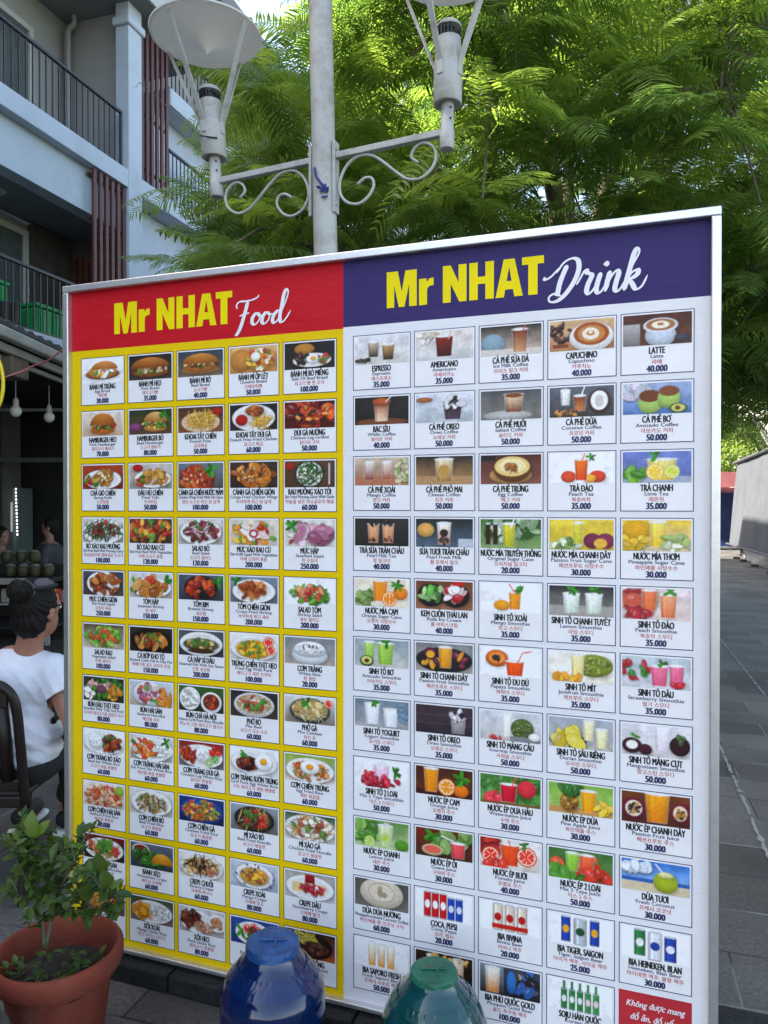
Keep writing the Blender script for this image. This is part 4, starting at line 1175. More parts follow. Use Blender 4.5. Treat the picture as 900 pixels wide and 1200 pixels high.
XÔI CHIÊN|Fried Sticky Rice|찹쌀 튀김|60.000|B 5a5048 6a5848;E 1 .45 .8 .4 c89040;S 1 .48 .7 .3 40 .1 d8a850,b8802c
XÔI XOÀI|Mango Sticky Rice|망고 라이스 스티키|60.000|B 4a5a34 8a7460;P 1 .46 .95 .46;S .55 .48 .4 .3 18 .22 e8a020,d88a18,f0b838;S 1.4 .48 .42 .32 60 .07 fbfbf4,dcd8c8,b8a888
XÔI HEO|Pork Sticky Rice|돼지고기 찹쌀밥|80.000|B d8d0cc b8a8a0;P .8 .46 .75 .46;P 1.7 .55 .4 .35;S .55 .55 .42 .3 30 .18 6a2a18,8a3c20,4a1c0e;S 1.1 .3 .4 .2 40 .08 d8a078,b87a50;S 1.7 .55 .25 .2 16 .1 c88a60
XÔI BÒ|Beef Sticky Rice|쇠고기 찹쌀밥|80.000|B 34549a 2c4480;P .95 .46 .75 .46;F .45 .5 .3;C .7 .6 .2 d83c2c;C 1 .7 .18 d83c2c;S 1.15 .42 .45 .28 40 .12 8a4a28,a8643c,6a3018;F .8 .25 .2
MÌ Ý BÒ MIẾNG|Beef Slab Spaghetti|쇠고기 스파게티|100.000|B 3a2c20 b8602c;E 1 .48 .9 .5 28221e;W .8 .7 .5 .2 40 .22 d8c84a,e8d870;E 1.2 .4 .5 .26 5a3020;S 1.2 .4 .45 .2 24 .14 6a3824,4a2418;F .4 .35 .25'''

DRINK = '''ESPRESSO|Espresso|에스프레소|35.000|B e4e6ea d0ccc4;S .3 .15 .3 .08 20 .06 3a2014;G .7 .42 .25 .8 c8b8a0/2a1208;G 1.25 .46 .12 .68 c09a68/2a1208
AMERICANO|Americano|아메리카노|35.000|B e0d8d0 d0d0d0;S .4 .8 .4 .15 16 .14 c8b8a4,e8e0d8;G 1 .62 .1 .82 8a2c1c/3a0e0a;L 1.15 .7 1.25 1 caa
CÀ PHÊ SỮA ĐÁ|Ice Milk Coffee|아이스 밀크 커피|35.000|B 3c342e c8b8a8;E .4 .4 .4 .34 8aa4b0;R 0 0 2 .2 d8d0c8;G 1.3 .5 .08 .85 7a2c14/c8986a;L 1.4 .8 1.5 1 d43
CAPUCHINO|Capuchino|카푸치노|40.000|B d8b890 b8845a;S .35 .6 .35 .3 34 .09 3a1c10,5a2c18;R .1 .1 .6 .22 8a4a24;E 1.3 .42 .68 .48 f4f2f0;D 1.3 .52 .55 .38 a8581c;D 1.3 .52 .42 .28 c88a4c;D 1.28 .52 .26 .2 f4e8d4;D 1.28 .54 .13 .09 c88a4c;D 1.28 .57 .06 .05 f4e8d4
LATTE|Latte|라떼|40.000|B 5a3424 6a4430;R 0 0 .5 .7 b8b4b4/7a7474;E 1.1 .3 .45 .36 c4ccd8;D 1.1 .62 .5 .24 d8dce4;D 1.1 .64 .43 .19 a8743c;D 1.1 .64 .26 .12 f4ead8;D 1.1 .66 .1 .05 b8844c;E 1.7 .2 .2 .12 4a4a54
BẠC SỈU|White Coffee|화이트 커피|40.000|B 30302e 26221e;D 1 .08 .95 .14 7a4a2c;G 1 .55 .12 .8 a04c24/e4c8a8;E 1 .82 .34 .14 b05c30;L 1.15 .8 1.35 1 ddd
CÀ PHÊ OREO|Oreo Coffee|오레오 커피|50.000|B d8dce4 b8c0c4;E .3 .8 .3 .1 a86a3c;G 1.3 .65 .08 .62 3a2a34/5a4454;S 1.3 .68 .34 .2 22 .14 f4f4f4,e0e0e4,2a2224
CÀ PHÊ MUỐI|Salted Coffee|솔티드 커피|50.000|B 5c5e60 8a8680;E .9 .14 .8 .16 b8b8b4;G 1.1 .62 .25 .85 e4cca8/7a3c18;D 1.1 .82 .3 .08 8a5028
CÀ PHÊ DỪA|Coconut Coffee|코코넛 커피|50.000|B 68707a 4a4440;G .5 .3 .4 .9 f0f0ec/d0d0cc;G .95 .38 .2 .7 7a3818/c8844c;L 1 .7 1.1 1 eed;E 1.55 .5 .34 .4 5a3420;D 1.55 .52 .26 .32 f6f4f0;D 1.55 .5 .14 .2 cfcac4;S .5 .15 .4 .1 16 .08 d89a4c,7a4a2c
CÀ PHÊ BƠ|Avocado Coffee|아보카도 커피|50.000|B a8b8d8 5a80b8;S .3 .75 .4 .2 20 .2 c4ccd4,d8d0e0;E .8 .35 .36 .34 a8c46a;D .8 .58 .33 .2 7a4424;E 1.35 .5 .33 .34 a8c46a;D 1.35 .72 .3 .17 8a5430;E 1.62 .16 .26 .16 4a5a2a;D 1.62 .17 .2 .12 ccd078;D 1.6 .17 .08 .07 7a4a24
CÀ PHÊ XOÀI|Mango Coffee|망고 커피|50.000|B c8b8a4 a86a4c;R 0 0 2 .3 b87a5c;G .55 .36 .2 .85 e8dcd0/8a3418;G 1.2 .36 .2 .85 e8dcd0/a04c24;S 1.75 .5 .25 .4 20 .13 c8d09a,e8e0b8,8a9a5a
CÀ PHÊ PHÔ MAI|Cheese Coffee|치즈 커피|50.000|B 2c2a28 b08a5c;R 0 0 2 .3 b8946a;G 1 .62 .1 .9 e4d4b0/a8782c;D 1 .5 .2 .2 c89a50
CÀ PHÊ TRỨNG|Egg Coffee|에그 커피|50.000|B 5a2c24 8a5a4c;E 1 .3 .7 .3 c89a5c;E 1.05 .5 .62 .44 7a4a1c;D 1.05 .6 .58 .34 e8cc84;D 1.05 .62 .44 .24 f4e4b0;S 1.05 .6 .25 .12 14 .1 b8702c;R 0 .8 .5 1 2c2428
TRÀ ĐÀO|Peach Tea|복숭아차|35.000|B fdfdfd fafafa;E .6 .22 .24 .2 d8542c;E 1.5 .22 .26 .2 d84c2c;E 1.25 .16 .2 .14 f0b040;G 1 .42 .1 .8 e8801c/d8401c;L 1 .7 1.12 1 f80;F 1.3 .88 .16
TRÀ CHANH|Lime Tea|레몬차|35.000|B 7a88c8 6a78a8;R 0 0 2 .2 a8b0c4;S .4 .25 .34 .14 14 .2 5a9a2c,7ab83c;G 1.15 .85 .08 .75 e4dc90/d8b83c;C .95 .35 .26 e8c030;C 1.45 .35 .22 c8d040;F 1 .88 .24
TRÀ SỮA TRÂN CHÂU|Pearl Milk Tea|펄 밀크티|40.000|B 3a3634 2c2824;G .7 .42 .12 .8 e4b48c/c88058;G 1.25 .42 .12 .8 e4b48c/c88058;S .7 .85 .2 .08 14 .07 1a1010;S 1.25 .85 .2 .08 14 .07 1a1010;S .7 .25 .14 .1 8 .05 3a1c14;S 1.25 .25 .14 .1 8 .05 3a1c14
SỮA TƯƠI TRÂN CHÂU|Pearl Fresh Milk|펄 프레시 밀크|40.000|B 28302e 5a6a78;E .35 .6 .3 .25 d8a85c;G 1 .48 .1 .85 f4f0ea/c88a5c;S 1 .25 .16 .12 16 .06 2a1410;R 1.5 0 2 .3 c0c8d0;D 1 .5 .15 .14 3a2a24
NƯỚC MÍA TRUYỀN THỐNG|Original Sugar Cane|오리지널 밀크티|20.000|B 4a7a34 8aa86a;S 1.2 .7 .9 .3 30 .24 3a6a28,9ab888,c8d8c0;K .25 .16 .1 .85 3a1c10;K .5 .16 .1 .85 3a1c10;G .95 .42 .06 .85 d8d040/b8b020;L 1.02 .7 1.12 1 fff
NƯỚC MÍA CHANH DÂY|Passion Fruit Sugar Cane|패션프루트 사탕수수|30.000|B e8d04c d8b830;S .5 .2 .5 .16 20 .16 c8d898,e8ecd0,7a9a4c;G .9 .3 .2 .9 e0d050/c0c030;E 1.35 .3 .28 .26 7a2c50;E 1.75 .3 .28 .26 8a3458;D 1.6 .22 .2 .16 e8b848
NƯỚC MÍA THƠM|Pineapple Sugar Cane|파인애플 사탕수수|30.000|B e8c83c d8c4a8;E .4 .65 .45 .34 d8a820;S .4 .3 .5 .2 14 .22 f0d050,e8c030;G 1.05 .5 .15 .95 f0dc70/e0bc30;S 1.6 .3 .4 .24 16 .18 c8d8a0,a0b868,e8e8d0
NƯỚC MÍA CAM|Orange Sugar Cane|오렌지 사탕수수|30.000|B f0e4d0 e8dcc8;S .35 .3 .4 .22 18 .2 8aa858,b8cc90,6a8a3c;G .95 .55 .2 .95 f0a030/e88818;C 1.3 .28 .28 f08818;E 1.7 .5 .26 .24 e88820;F 1.6 .8 .24
KEM CUỘN THÁI LAN|Rolls Ice Cream|롤 아이스크림|40.000|B 7a4a34 9a6a50;E .55 .5 .5 .42 2a2024;S .55 .55 .36 .25 14 .18 6ab04c,a8d088,3f7a2c;E 1.4 .5 .5 .42 2a2024;S 1.4 .55 .36 .25 14 .2 f4e8e4,d8b0a8,b83038;R 1.3 .85 1.7 1 c82018
SINH TỐ XOÀI|Mango Smoothie|망고 스무디|35.000|B fefefe fafafa;E .72 .25 .28 .18 e8a020;G 1.15 .4 .12 .72 f0a428/e08c18;L 1.15 .7 .95 1 e43;F 1.35 .75 .2
SINH TỐ CHANH TUYẾT|Lemon Smoothie|라임 스무디|35.000|B 30363a 98948c;R 0 0 2 .35 a8a49c;G .7 .52 .1 .75 f0f4ec/c4d0c0;G 1.4 .52 .1 .75 f0f4ec/c4d0c0;F .75 .88 .2;F 1.45 .88 .2
SINH TỐ ĐÀO|Peach Smoothie|복숭아 스무디|35.000|B e8dcdc d8c4bc;S .35 .55 .5 .4 10 .34 a83838,c85c48,d88a50;G .8 .44 .3 .95 e8885c/d8703c;G 1.35 .5 .08 .82 f0ac80/d8784c;F 1.4 .9 .2;S .7 .12 .5 .1 6 .22 b8343c
SINH TỐ BƠ|Avocado Smoothie|아보카도 스무디|35.000|B 98a8b0 c8c8c0;G .55 .42 .3 .9 b8d878/98c050;G 1.15 .62 .1 .88 b0d468/90b844;E .45 .2 .26 .2 3f4a20;D .45 .22 .2 .15 d0d880;D .45 .2 .1 .08 6a3c1c;F 1.2 .9 .22
SINH TỐ CHANH DÂY|Passion Fruit Smoothie|패션프루트 스무디|35.000|B 8a8c8c b0aca4;E 1 .42 1 .45 2c2a2a;G 1.05 .46 .15 .88 f0b038/d88c18;E .5 .65 .22 .2 6a2444;D .52 .6 .15 .13 e8b030;S 1.55 .45 .25 .25 8 .16 d89020,8a3048;S .5 .3 .3 .15 8 .14 e8a828,6a2444
SINH TỐ ĐU ĐỦ|Papaya Smoothie|파파야 스무디|35.000|B fcfcfc f4f4f4;E .55 .62 .38 .3 d8701c;D .55 .64 .26 .19 f09848;S .55 .64 .14 .09 18 .05 1a1412;G 1.15 .6 .05 .55 f0641c/e04810;L 1.25 .5 1.4 .85 e43;L 1.4 .85 1.7 .92 e43
SINH TỐ MÍT|Jackfruit Smoothie|잭프루트 스무디|35.000|B f4f0e8 e8e0d0;E 1.4 .58 .6 .38 8a9a34;S 1.4 .58 .5 .3 60 .06 a8b04c,6a7a24;G .9 .42 .15 .92 f4e4b0/e8cc80;S .5 .15 .45 .12 14 .16 f0b830,e8a020
SINH TỐ DÂU|Strawberry Smoothie|딸기 스무디|35.000|B c0ccd0 d0d0d4;S .4 .6 .4 .3 18 .15 c02838,3f8a34,d84050;G 1.1 .5 .08 .72 e880a0/d85c80;G 1.6 .44 .1 .76 e880a0/d85c80;F 1.2 .8 .16;S 1.7 .1 .25 .08 5 .13 c82838
SINH TỐ YOGURT|Yogurt Smoothie|요거트 스무디|35.000|B 7a8c98 a8a8a8;G .65 .55 .1 .85 f4f6f6/d8dce0;G 1.35 .55 .06 .7 f4f6f6/d8dce0;F .7 .92 .2;S 1.75 .5 .2 .2 6 .16 7a9ab0
SINH TỐ OREO|Oreo Smoothie|오레오 스무디|35.000|B 4a3c44 3a3038;R 0 .35 2 .38 5a4a50;R 0 .65 2 .68 5a4a50;G 1.5 .5 .08 .62 b8b0b4/8a8084;S 1.5 .72 .24 .16 14 .12 e0dce0,3a3034
SINH TỐ MÃNG CẦU|Soursop Smoothie|사워솝 스무디|50.000|B d4d8dc c8c4c0;G .9 .36 .15 .95 f4f4f0/dcdcd4;E 1.4 .45 .38 .36 5a7034;S 1.4 .45 .3 .28 40 .05 7a9048,3f5424;R 1 0 2 .18 8a8a8c;E 1.8 .2 .2 .14 e8e8e0;S .55 .1 .2 .08 6 .08 c83038
SINH TỐ SẦU RIÊNG|Durian Smoothie|두리안 스무디|50.000|B a8b0b8 b8b4ac;E .6 .25 .6 .2 2c3028;S .6 .32 .4 .14 8 .3 d8c850,c8b030,e8dc80;G 1.25 .34 .3 .95 f4ecc8/e4d8a0;G 1.65 .36 .08 .7 f4ecc8/e4d8a0
SINH TỐ MĂNG CỤT|Mangosteen Smoothie|망고스틴 스무디|50.000|B e4e4e8 ccc8c8;G 1.2 .5 .2 1.0 f0ecf0/d8ccd4;E .3 .3 .3 .26 4a1c2c;D .3 .32 .17 .14 f4f0ec;E .7 .2 .2 .18 4a1c2c;E 1.7 .4 .3 .32 3a1420;S 1.7 .6 .2 .1 5 .12 4f6a34;F .4 .62 .14
SINH TỐ 2 LOẠI|Mix 2 Type Smoothie|믹스 2 스무디|50.000|B fdfdfd f8f8f8;G 1 .6 .25 .85 f0dce8/e8a8c0;S 1 .22 .75 .16 34 .15 c01c34,d83850,8a1428;F 1.5 .6 .24;S .5 .35 .2 .15 6 .16 c82c40
NƯỚC ÉP CAM|Orange Juice|오렌지 주스|30.000|B 5a2c18 6a3820;R 0 0 2 .2 4a2010;G .55 .5 .12 .95 f0a018/e08810;C 1.1 .34 .3 f09018;E 1.6 .25 .26 .22 e87c18;F 1.6 .7 .3
NƯỚC ÉP DƯA HẤU|Watermelon Juice|수박 주스|30.000|B 4f8a3c 68a050;S 1 .6 1 .4 24 .24 5a9a44,3f7a30;S .35 .2 .3 .14 6 .22 d83040,f04858;G .95 .55 .1 .72 d82040/b81430;L 1.05 .6 1.2 1 e44;E 1.55 .6 .3 .3 d83844;R 0 0 2 .08 8a5a34
NƯỚC ÉP DỨA|Pine Apple Juice|파인애플 주스|30.000|B 8ab84c a8c870;R 0 0 2 .22 c89a60;E .65 .4 .3 .34 b8842c;S .65 .4 .24 .28 40 .06 d8a83c,8a5a1c;S .65 .85 .3 .18 16 .2 3f7a30;G 1.25 .5 .1 .82 f0b020/e89c10;S 1.75 .3 .25 .2 8 .18 f0c840
NƯỚC ÉP CHANH DÂY|Passion Fruit Juice|패션프루트 주스|30.000|B 7a4424 5a2c1c;G 1.05 .7 .08 1.0 f0a820/d88010;E .35 .45 .35 .36 7a2038;D .36 .46 .25 .26 f0dcc8;S .36 .46 .18 .18 20 .07 d89818,3a1c10;E 1.75 .45 .3 .34 7a2038;D 1.72 .46 .2 .24 f0d8c0;S 1.72 .46 .15 .16 16 .07 d89818,3a1c10
NƯỚC ÉP CHANH|Lemon Juice|레몬 주스|30.000|B 6a9a4c b8c898;S .4 .6 .5 .4 16 .26 6aa83c,98c860,4f8a2c;G 1.15 .55 .1 .85 d8e4b8/c0d090;C 1.15 .4 .18 a8c840;C .55 .2 .2 a0c840;E 1.75 .2 .25 .2 5a9a2c;R 1.1 .8 1.3 .95 d8d8d0
NƯỚC ÉP ỔI|Guava Juice|구아바 주스|30.000|B 7a2c18 4a2c1c;S 1.3 .7 .7 .3 14 .3 6a9a4c,98b868;E .6 .25 .38 .2 d8c898;D .6 .27 .3 .14 e86a5c;G 1.5 .5 .08 .6 e8605c/d84450;L 1.5 .6 .9 .8 eee;F .6 .75 .3
NƯỚC ÉP BƯỞI|Pomelo Juice|포멜로 주스|40.000|B e8e4e0 d8ccc4;S .2 .7 .4 .3 10 .3 c8402c,b83030;C .35 .4 .3 e03c2c;G 1 .62 .12 .85 f06028/e04818;L 1.05 .7 .95 1 e43;C 1.55 .5 .34 e04838;F 1.5 .9 .2;S .6 .12 .4 .1 5 .24 d84030
NƯỚC ÉP 2 LOẠI|Mix 2 Type Juice|믹스 2 주스|50.000|B 4a7a3c 6a8a4c;S 1 .3 1 .3 20 .3 3f7a30,d8442c,e86a3c,5a9a3c;G .75 .42 .3 .9 a8d858/80b838;G 1.2 .46 .25 .88 f0784c/e05030;S .4 .15 .4 .14 6 .26 5a9a34;S 1.6 .25 .3 .2 6 .26 d8402c
DỪA TƯƠI|Fresh Coconut|프레시 코코넛|30.000|B 3a80d0 a8c8e8;R 0 0 2 .3 d8c8a8;R 0 .3 2 .42 2a68b0;S .5 .75 .5 .1 8 .25 e8f0f8;E 1.3 .38 .36 .34 a8b828;E 1.3 .62 .22 .1 e0d898;L 1.25 .65 1 .95 f4f4f4
DỪA DỨA NƯỚNG|Pineapple-scented Coconut Grilled|파인애플 향 코코넛 구이|60.000|B 5a5854 78746c;E 1 .55 .8 .55 d8ccb8;D 1 .58 .5 .36 b8a890;D 1 .58 .46 .32 dcd0bc;D .95 .6 .1 .2 a89880;D 1.1 .5 .12 .1 a89880
COCA, PEPSI|Coca, Pepsi|코카, 펩시|20.000|B fefefe fcfcfc;K .42 .26 .05 .95 c01420 fff;K .7 .26 .05 .95 c01420 fff;K .98 .26 .05 .95 c01420 fff;K 1.26 .26 .05 .85 1848a8 d8e0f0;K 1.54 .26 .05 .85 1848a8 d8e0f0
BIA BIVINA|Bivina Beer|비비나 맥주|20.000|B fefefe fcfcfc;K .6 .36 .05 .95 d8c8b8 c01c20;K 1 .36 .05 .95 d8c8b8 c01c20;K 1.4 .36 .05 .95 d8c8b8 c01c20;R .4 .1 1.6 .26 c8281c
BIA TIGER, SAIGON|Tiger, Saigon Beer|타이거 맥주, 사이공 맥주|25.000|B fefefe fcfcfc;K .55 .3 .1 .95 2044a0 e8b030;K 1.45 .3 .1 .95 2044a0 e8b030;K 1 .42 .05 .92 b8bcc0 2a5a34
BIA HEINEKEN, BLAN|Heineken, Blan Beer|하이네켄 맥주, 블랑 맥주|30.000|B fefefe fcfcfc;K .55 .34 .1 .95 2f7a44 e8e8e8;K 1.45 .36 .05 .85 2848a0 e8e8f0;K 1 .42 .02 .92 d4d8dc 2848a0
BIA SAPORO FRESH|Fresh Saporo Beer|프레시 사포로 맥주|50.000|B fefefe fcfcfc;G .65 .3 .05 .9 f8f4e8/e0a020;G 1 .3 .05 .9 f8f4e8/e0a020;G 1.35 .3 .05 .9 f8f4e8/e0a020
BIA SAPORO TƯƠI|Draft Saporo Beer|사포로 생맥주|60.000|B 3a2418 2a1c14;G 1.5 .4 .05 .9 f8f0dc/d89018;G .6 .4 .05 .9 f8f0dc/d89018;S 1 .8 .9 .2 14 .1 e8b860
BIA PHÚ QUỐC GOLD|Phuquoc Gold Beer|골드 푸꾸옥 맥주|100.000|B 8a94a0 3a2c28;G .42 .5 .05 .92 f8f4e8/d88a18;R .8 0 2 1 4a4c58/2a2428;S 1.4 .5 .55 .4 16 .22 5a5c68,2c2a30,c8a878,3a6ab0;E 1.05 .5 .16 .4 3a78b8
SOJU HÀN QUỐC|Korean Soju|한국 소주|100.000|B fefefe fcfcfc;K .5 .2 .02 .72 2f7a3c e8ece8;R .46 .7 .54 .98 2f7a3c;K .75 .2 .02 .72 2f7a3c e8ece8;R .71 .7 .79 .98 2f7a3c;K 1 .2 .02 .72 2f7a3c e8ece8;R .96 .7 1.04 .98 2f7a3c;K 1.25 .2 .02 .72 3f8a4c f0d0d8;R 1.21 .7 1.29 .98 3f8a4c;K 1.5 .2 .02 .72 3f8a4c f0d0d8;R 1.46 .7 1.54 .98 3f8a4c'''

def vcol_mat(name):
    m = bpy.data.materials.new(name)
    m.use_nodes = True
    nt = m.node_tree
    b = nt.nodes['Principled BSDF']
    a = nt.nodes.new('ShaderNodeVertexColor'); a.layer_name = 'print'
    nt.links.new(a.outputs[0], b.inputs['Base Color'])
    b.inputs['Roughness'].default_value = .5
    b.inputs['Specular IOR Level'].default_value = .3
    return m

def vinyl(name, color, wrinkle=.18):
    """printed banner vinyl: faint weave, soft ripples"""
    m = bpy.data.materials.new(name)
    m.use_nodes = True
    nt = m.node_tree
    b = nt.nodes['Principled BSDF']
    b.inputs['Roughness'].default_value = .5
    b.inputs['Specular IOR Level'].default_value = .16
    tc = nt.nodes.new('ShaderNodeTexCoord')
    mp = nt.nodes.new('ShaderNodeMapping')
    mp.inputs['Scale'].default_value = (1.6, 1, 4)
    nt.links.new(tc.outputs['Object'], mp.inputs['Vector'])
    nz = nt.nodes.new('ShaderNodeTexNoise'); nz.inputs['Scale'].default_value = 3; nz.inputs['Detail'].default_value = 3
    nt.links.new(mp.outputs[0], nz.inputs['Vector'])
    n2 = nt.nodes.new('ShaderNodeTexNoise'); n2.inputs['Scale'].default_value = 30; n2.inputs['Detail'].default_value = 4
    mp2 = nt.nodes.new('ShaderNodeMapping'); mp2.inputs['Scale'].default_value = (1, 1, 9)
    nt.links.new(tc.outputs['Object'], mp2.inputs['Vector'])
    nt.links.new(mp2.outputs[0], n2.inputs['Vector'])
    ad = nt.nodes.new('ShaderNodeMath'); ad.operation = 'MULTIPLY_ADD'; ad.inputs[1].default_value = .12
    nt.links.new(n2.outputs['Fac'], ad.inputs[0]); nt.links.new(nz.outputs['Fac'], ad.inputs[2])
    bp = nt.nodes.new('ShaderNodeBump'); bp.inputs['Strength'].default_value = wrinkle; bp.inputs['Distance'].default_value = .02
    nt.links.new(ad.outputs[0], bp.inputs['Height'])
    nt.links.new(bp.outputs[0], b.inputs['Normal'])
    rp = nt.nodes.new('ShaderNodeValToRGB')
    c = Vector(color)
    rp.color_ramp.elements[0].color = (*(c * .9), 1); rp.color_ramp.elements[1].color = (*(c * 1.06), 1)
    nt.links.new(n2.outputs['Fac'], rp.inputs['Fac'])
    nt.links.new(rp.outputs[0], b.inputs['Base Color'])
    return m

# ------------------------------------------------------------------ lettering
def font_raw(txt, res=3):
    c = bpy.data.curves.new('t', 'FONT')
    c.body = txt; c.size = 1; c.resolution_u = res; c.fill_mode = 'FRONT'
    o = bpy.data.objects.new('t', c)
    me = bpy.data.meshes.new_from_object(o)
    v = np.empty(len(me.vertices) * 3); me.vertices.foreach_get('co', v)
    v = v.reshape(-1, 3)[:, :2]
    f = [tuple(p.vertices) for p in me.polygons]
    bpy.data.objects.remove(o); bpy.data.curves.remove(c); bpy.data.meshes.remove(me)
    return v, f
HORN = dict(zip('ƠỜỚỞỠỢƯỪỨỬỮỰơờớởỡợưừứửữự', 'OÒÓỎÕỌUÙÚỦŨỤoòóỏõọuùúủũụ'))
_gw = {}
def font_geo(txt):
    """text outline; horned letters and barred D are a plain letter plus its own horn or bar"""
    plain = ''.join(HORN.get(q, {'Đ': 'D', 'đ': 'd'}.get(q, q)) for q in txt)
    v, f = font_raw(plain)
    if plain == txt: return v, f
    v = v.tolist()
    for i, q in enumerate(txt):
        if q == plain[i]: continue
        xr = float(font_raw(plain[:i + 1])[0][:, 0].max())
        base = {'Ò': 'O', 'Ó': 'O', 'Ỏ': 'O', 'Õ': 'O', 'Ọ': 'O', 'Ù': 'U', 'Ú': 'U', 'Ủ': 'U', 'Ũ': 'U', 'Ụ': 'U'}.get(plain[i], plain[i])
        if plain[i] not in _gw:
            g = font_raw(plain[i])[0][:, 0]; _gw[plain[i]] = float(g.max() - g.min())
        xl = xr - _gw[plain[i]]
        c = CAP; t = c if q.isupper() else c * .74
        if q == 'Đ': P = [(xl - .10 * c, .44 * c), (xl + .34 * c, .44 * c), (xl + .34 * c, .54 * c), (xl - .10 * c, .54 * c)]
        elif q == 'đ': P = [(xr - .36 * c, .84 * c), (xr + .10 * c, .84 * c), (xr + .10 * c, .92 * c), (xr - .36 * c, .92 * c)]
        else:
            u = base in 'Uu'
            x0 = xr - (.02 if u else .13) * c
            P = [(x0, t - .16 * c), (xr + .09 * c, t - .07 * c), (xr + .15 * c, t + .12 * c), (xr + .05 * c, t + .12 * c), (xr + .02 * c, t + .0 * c), (x0, t - .06 * c)]
        n = len(v)
        v += [list(p) for p in P]
        f.append(tuple(range(n, n + len(P))))
    return np.array(v), f
CAP = 1.0
_h = font_geo('H')[0]
CAP = float(_h[:, 1].max())

def lay_text(mb, txt, x, base, cap, maxw, y, mi, off=0.0, squeeze=1.0, lower=0.0):
    """one printed line centred on x; cap height cap, squeezed to fit maxw; off thickens the strokes"""
    v, f = font_geo(txt)
    if not len(v): return
    k = cap / CAP
    w = (v[:, 0].max() - v[:, 0].min()) * k * squeeze
    sx = k * squeeze * min(1.0, maxw / w)
    cx = (v[:, 0].max() + v[:, 0].min()) / 2
    steps = [(0, 0)] if not off else [(-off, -off * .35), (off, off * .35), (0, 0), (-off * .5, off * .3), (off * .5, -off * .3)]
    for i, (dx, dz) in enumerate(steps):
        P = np.column_stack([x + (v[:, 0] - cx) * sx + dx * cap, np.full(len(v), y - i * 2e-5), base + v[:, 1] * k + dz * cap])
        mb.mesh(P.tolist(), f, mi)

def brush(mb, pts, w, x0, z0, k, y, mi, slant=0.0):
    """a pen stroke: thick on the way down, thin on the way up"""
    P = spline([(p[0], p[1], 0) for p in pts], 10)
    n = len(P)
    L = []; Rr = []
    for i, p in enumerate(P):
        t = (P[min(i + 1, n - 1)] - P[max(i - 1, 0)])
        if t.length < 1e-9: t = Vector((1, 0, 0))
        t.normalize()
        ww = w * (.38 + .62 * max(0, -t.y * .9 + .1 * abs(t.x)))
        ww *= min(1, .45 + i / 5) * min(1, .35 + (n - 1 - i) / 6)
        nv = Vector((-t.y, t.x, 0)) * ww / 2
        for lst, q in ((L, p + nv), (Rr, p - nv)):
            lst.append((x0 + (q.x + q.y * slant) * k, y - i * 1.5e-6, z0 + q.y * k))
    b = len(mb.v)
    mb.v += L + Rr
    for i in range(n - 1):
        mb.f.append((b + i, b + n + i, b + n + i + 1, b + i + 1)); mb.m.append(mi)

# block capitals for the headings, unit cap height
def heading_shapes():
    M = [(0, 0), (0, 1), (.30, 1), (.40, .42), (.50, 1), (.80, 1), (.80, 0), (.60, 0), (.60, .62), (.475, 0), (.325, 0), (.20, .62), (.20, 0)]
    r_ = [(0, 0), (0, .72), (.2, .72), (.2, .62), (.27, .71), (.38, .73), (.38, .52), (.28, .51), (.22, .46), (.21, .38), (.21, 0)]
    N = [(0, 0), (0, 1), (.2, 1), (.40, .52), (.40, 1), (.6, 1), (.6, 0), (.42, 0), (.2, .50), (.2, 0)]
    Hh = [(0, 0), (0, 1), (.21, 1), (.21, .61), (.40, .61), (.40, 1), (.61, 1), (.61, 0), (.40, 0), (.40, .42), (.21, .42), (.21, 0)]
    T = [(.15, 0), (.15, .8), (0, .8), (0, 1), (.52, 1), (.52, .8), (.37, .8), (.37, 0)]
    # A in two outlines so the counter stays open
    A1 = [(0, 0), (.2, 1), (.33, 1), (.33, .80), (.27, .42), (.33, .42), (.33, .20), (.235, .20), (.205, 0)]
    A2 = [(.33, 1), (.46, 1), (.66, 0), (.455, 0), (.425, .20), (.33, .20), (.33, .42), (.39, .42), (.33, .80)]
    return [([M], 0), ([r_], .86), ([N], 1.48), ([Hh], 2.15), ([A1, A2], 2.80), ([T], 3.44)], 3.96

def heading(mb, x, z, w, h, y, mi):
    glyphs, tot = heading_shapes()
    sx = w / tot
    for shapes, gx in glyphs:
        for sh in shapes:
            P = [Vector((x + (gx + p[0]) * sx, y, z + p[1] * h)) for p in sh]
            fs = []
            for t in tessellate_polygon([[Vector((q.x, q.z, 0)) for q in P]]):
                q0, q1, q2 = [P[i] for i in t]
                fs.append(t if (q1 - q0).cross(q2 - q0).y < 0 else tuple(reversed(t)))
            mb.mesh(P, fs, mi)

# ------------------------------------------------------------------ the menu sign
sign = thing('menu_sign', 'tall framed menu board with a red food heading and a purple drink heading', 'menu board', SIGN_LOC, SIGN_ROT)
m_frame = mat('brushed_aluminium', (.66, .67, .68), .36, .05, 30, metal=.85, bump=.04)
m_back = mat('board_back', (.5, .5, .5), .6)
m_yel = vinyl('yellow_vinyl', (.84, .58, .0))
m_red = vinyl('red_vinyl', (.56, .008, .018), .3)
m_pur = vinyl('purple_vinyl', (.040, .028, .130), .3)
m_whi = vinyl('white_vinyl', (.80, .81, .83))
m_card = mat('card_white', (.85, .85, .86), .45, .03, 20)
m_blk = mat('ink_black', (.012, .012, .014), .5)
m_nav = mat('ink_navy', (.02, .022, .10), .5)
m_inkr = mat('ink_red', (.50, .02, .03), .5)
m_title = mat('title_yellow', (.88, .72, .0), .5, .04, spec=.16)
m_wht = mat('title_white', (.82, .82, .85), .45, .03)
m_print = vcol_mat('printed_picture')
W, ZB, ZT = 2.036, .073, 2.289
FR = .023
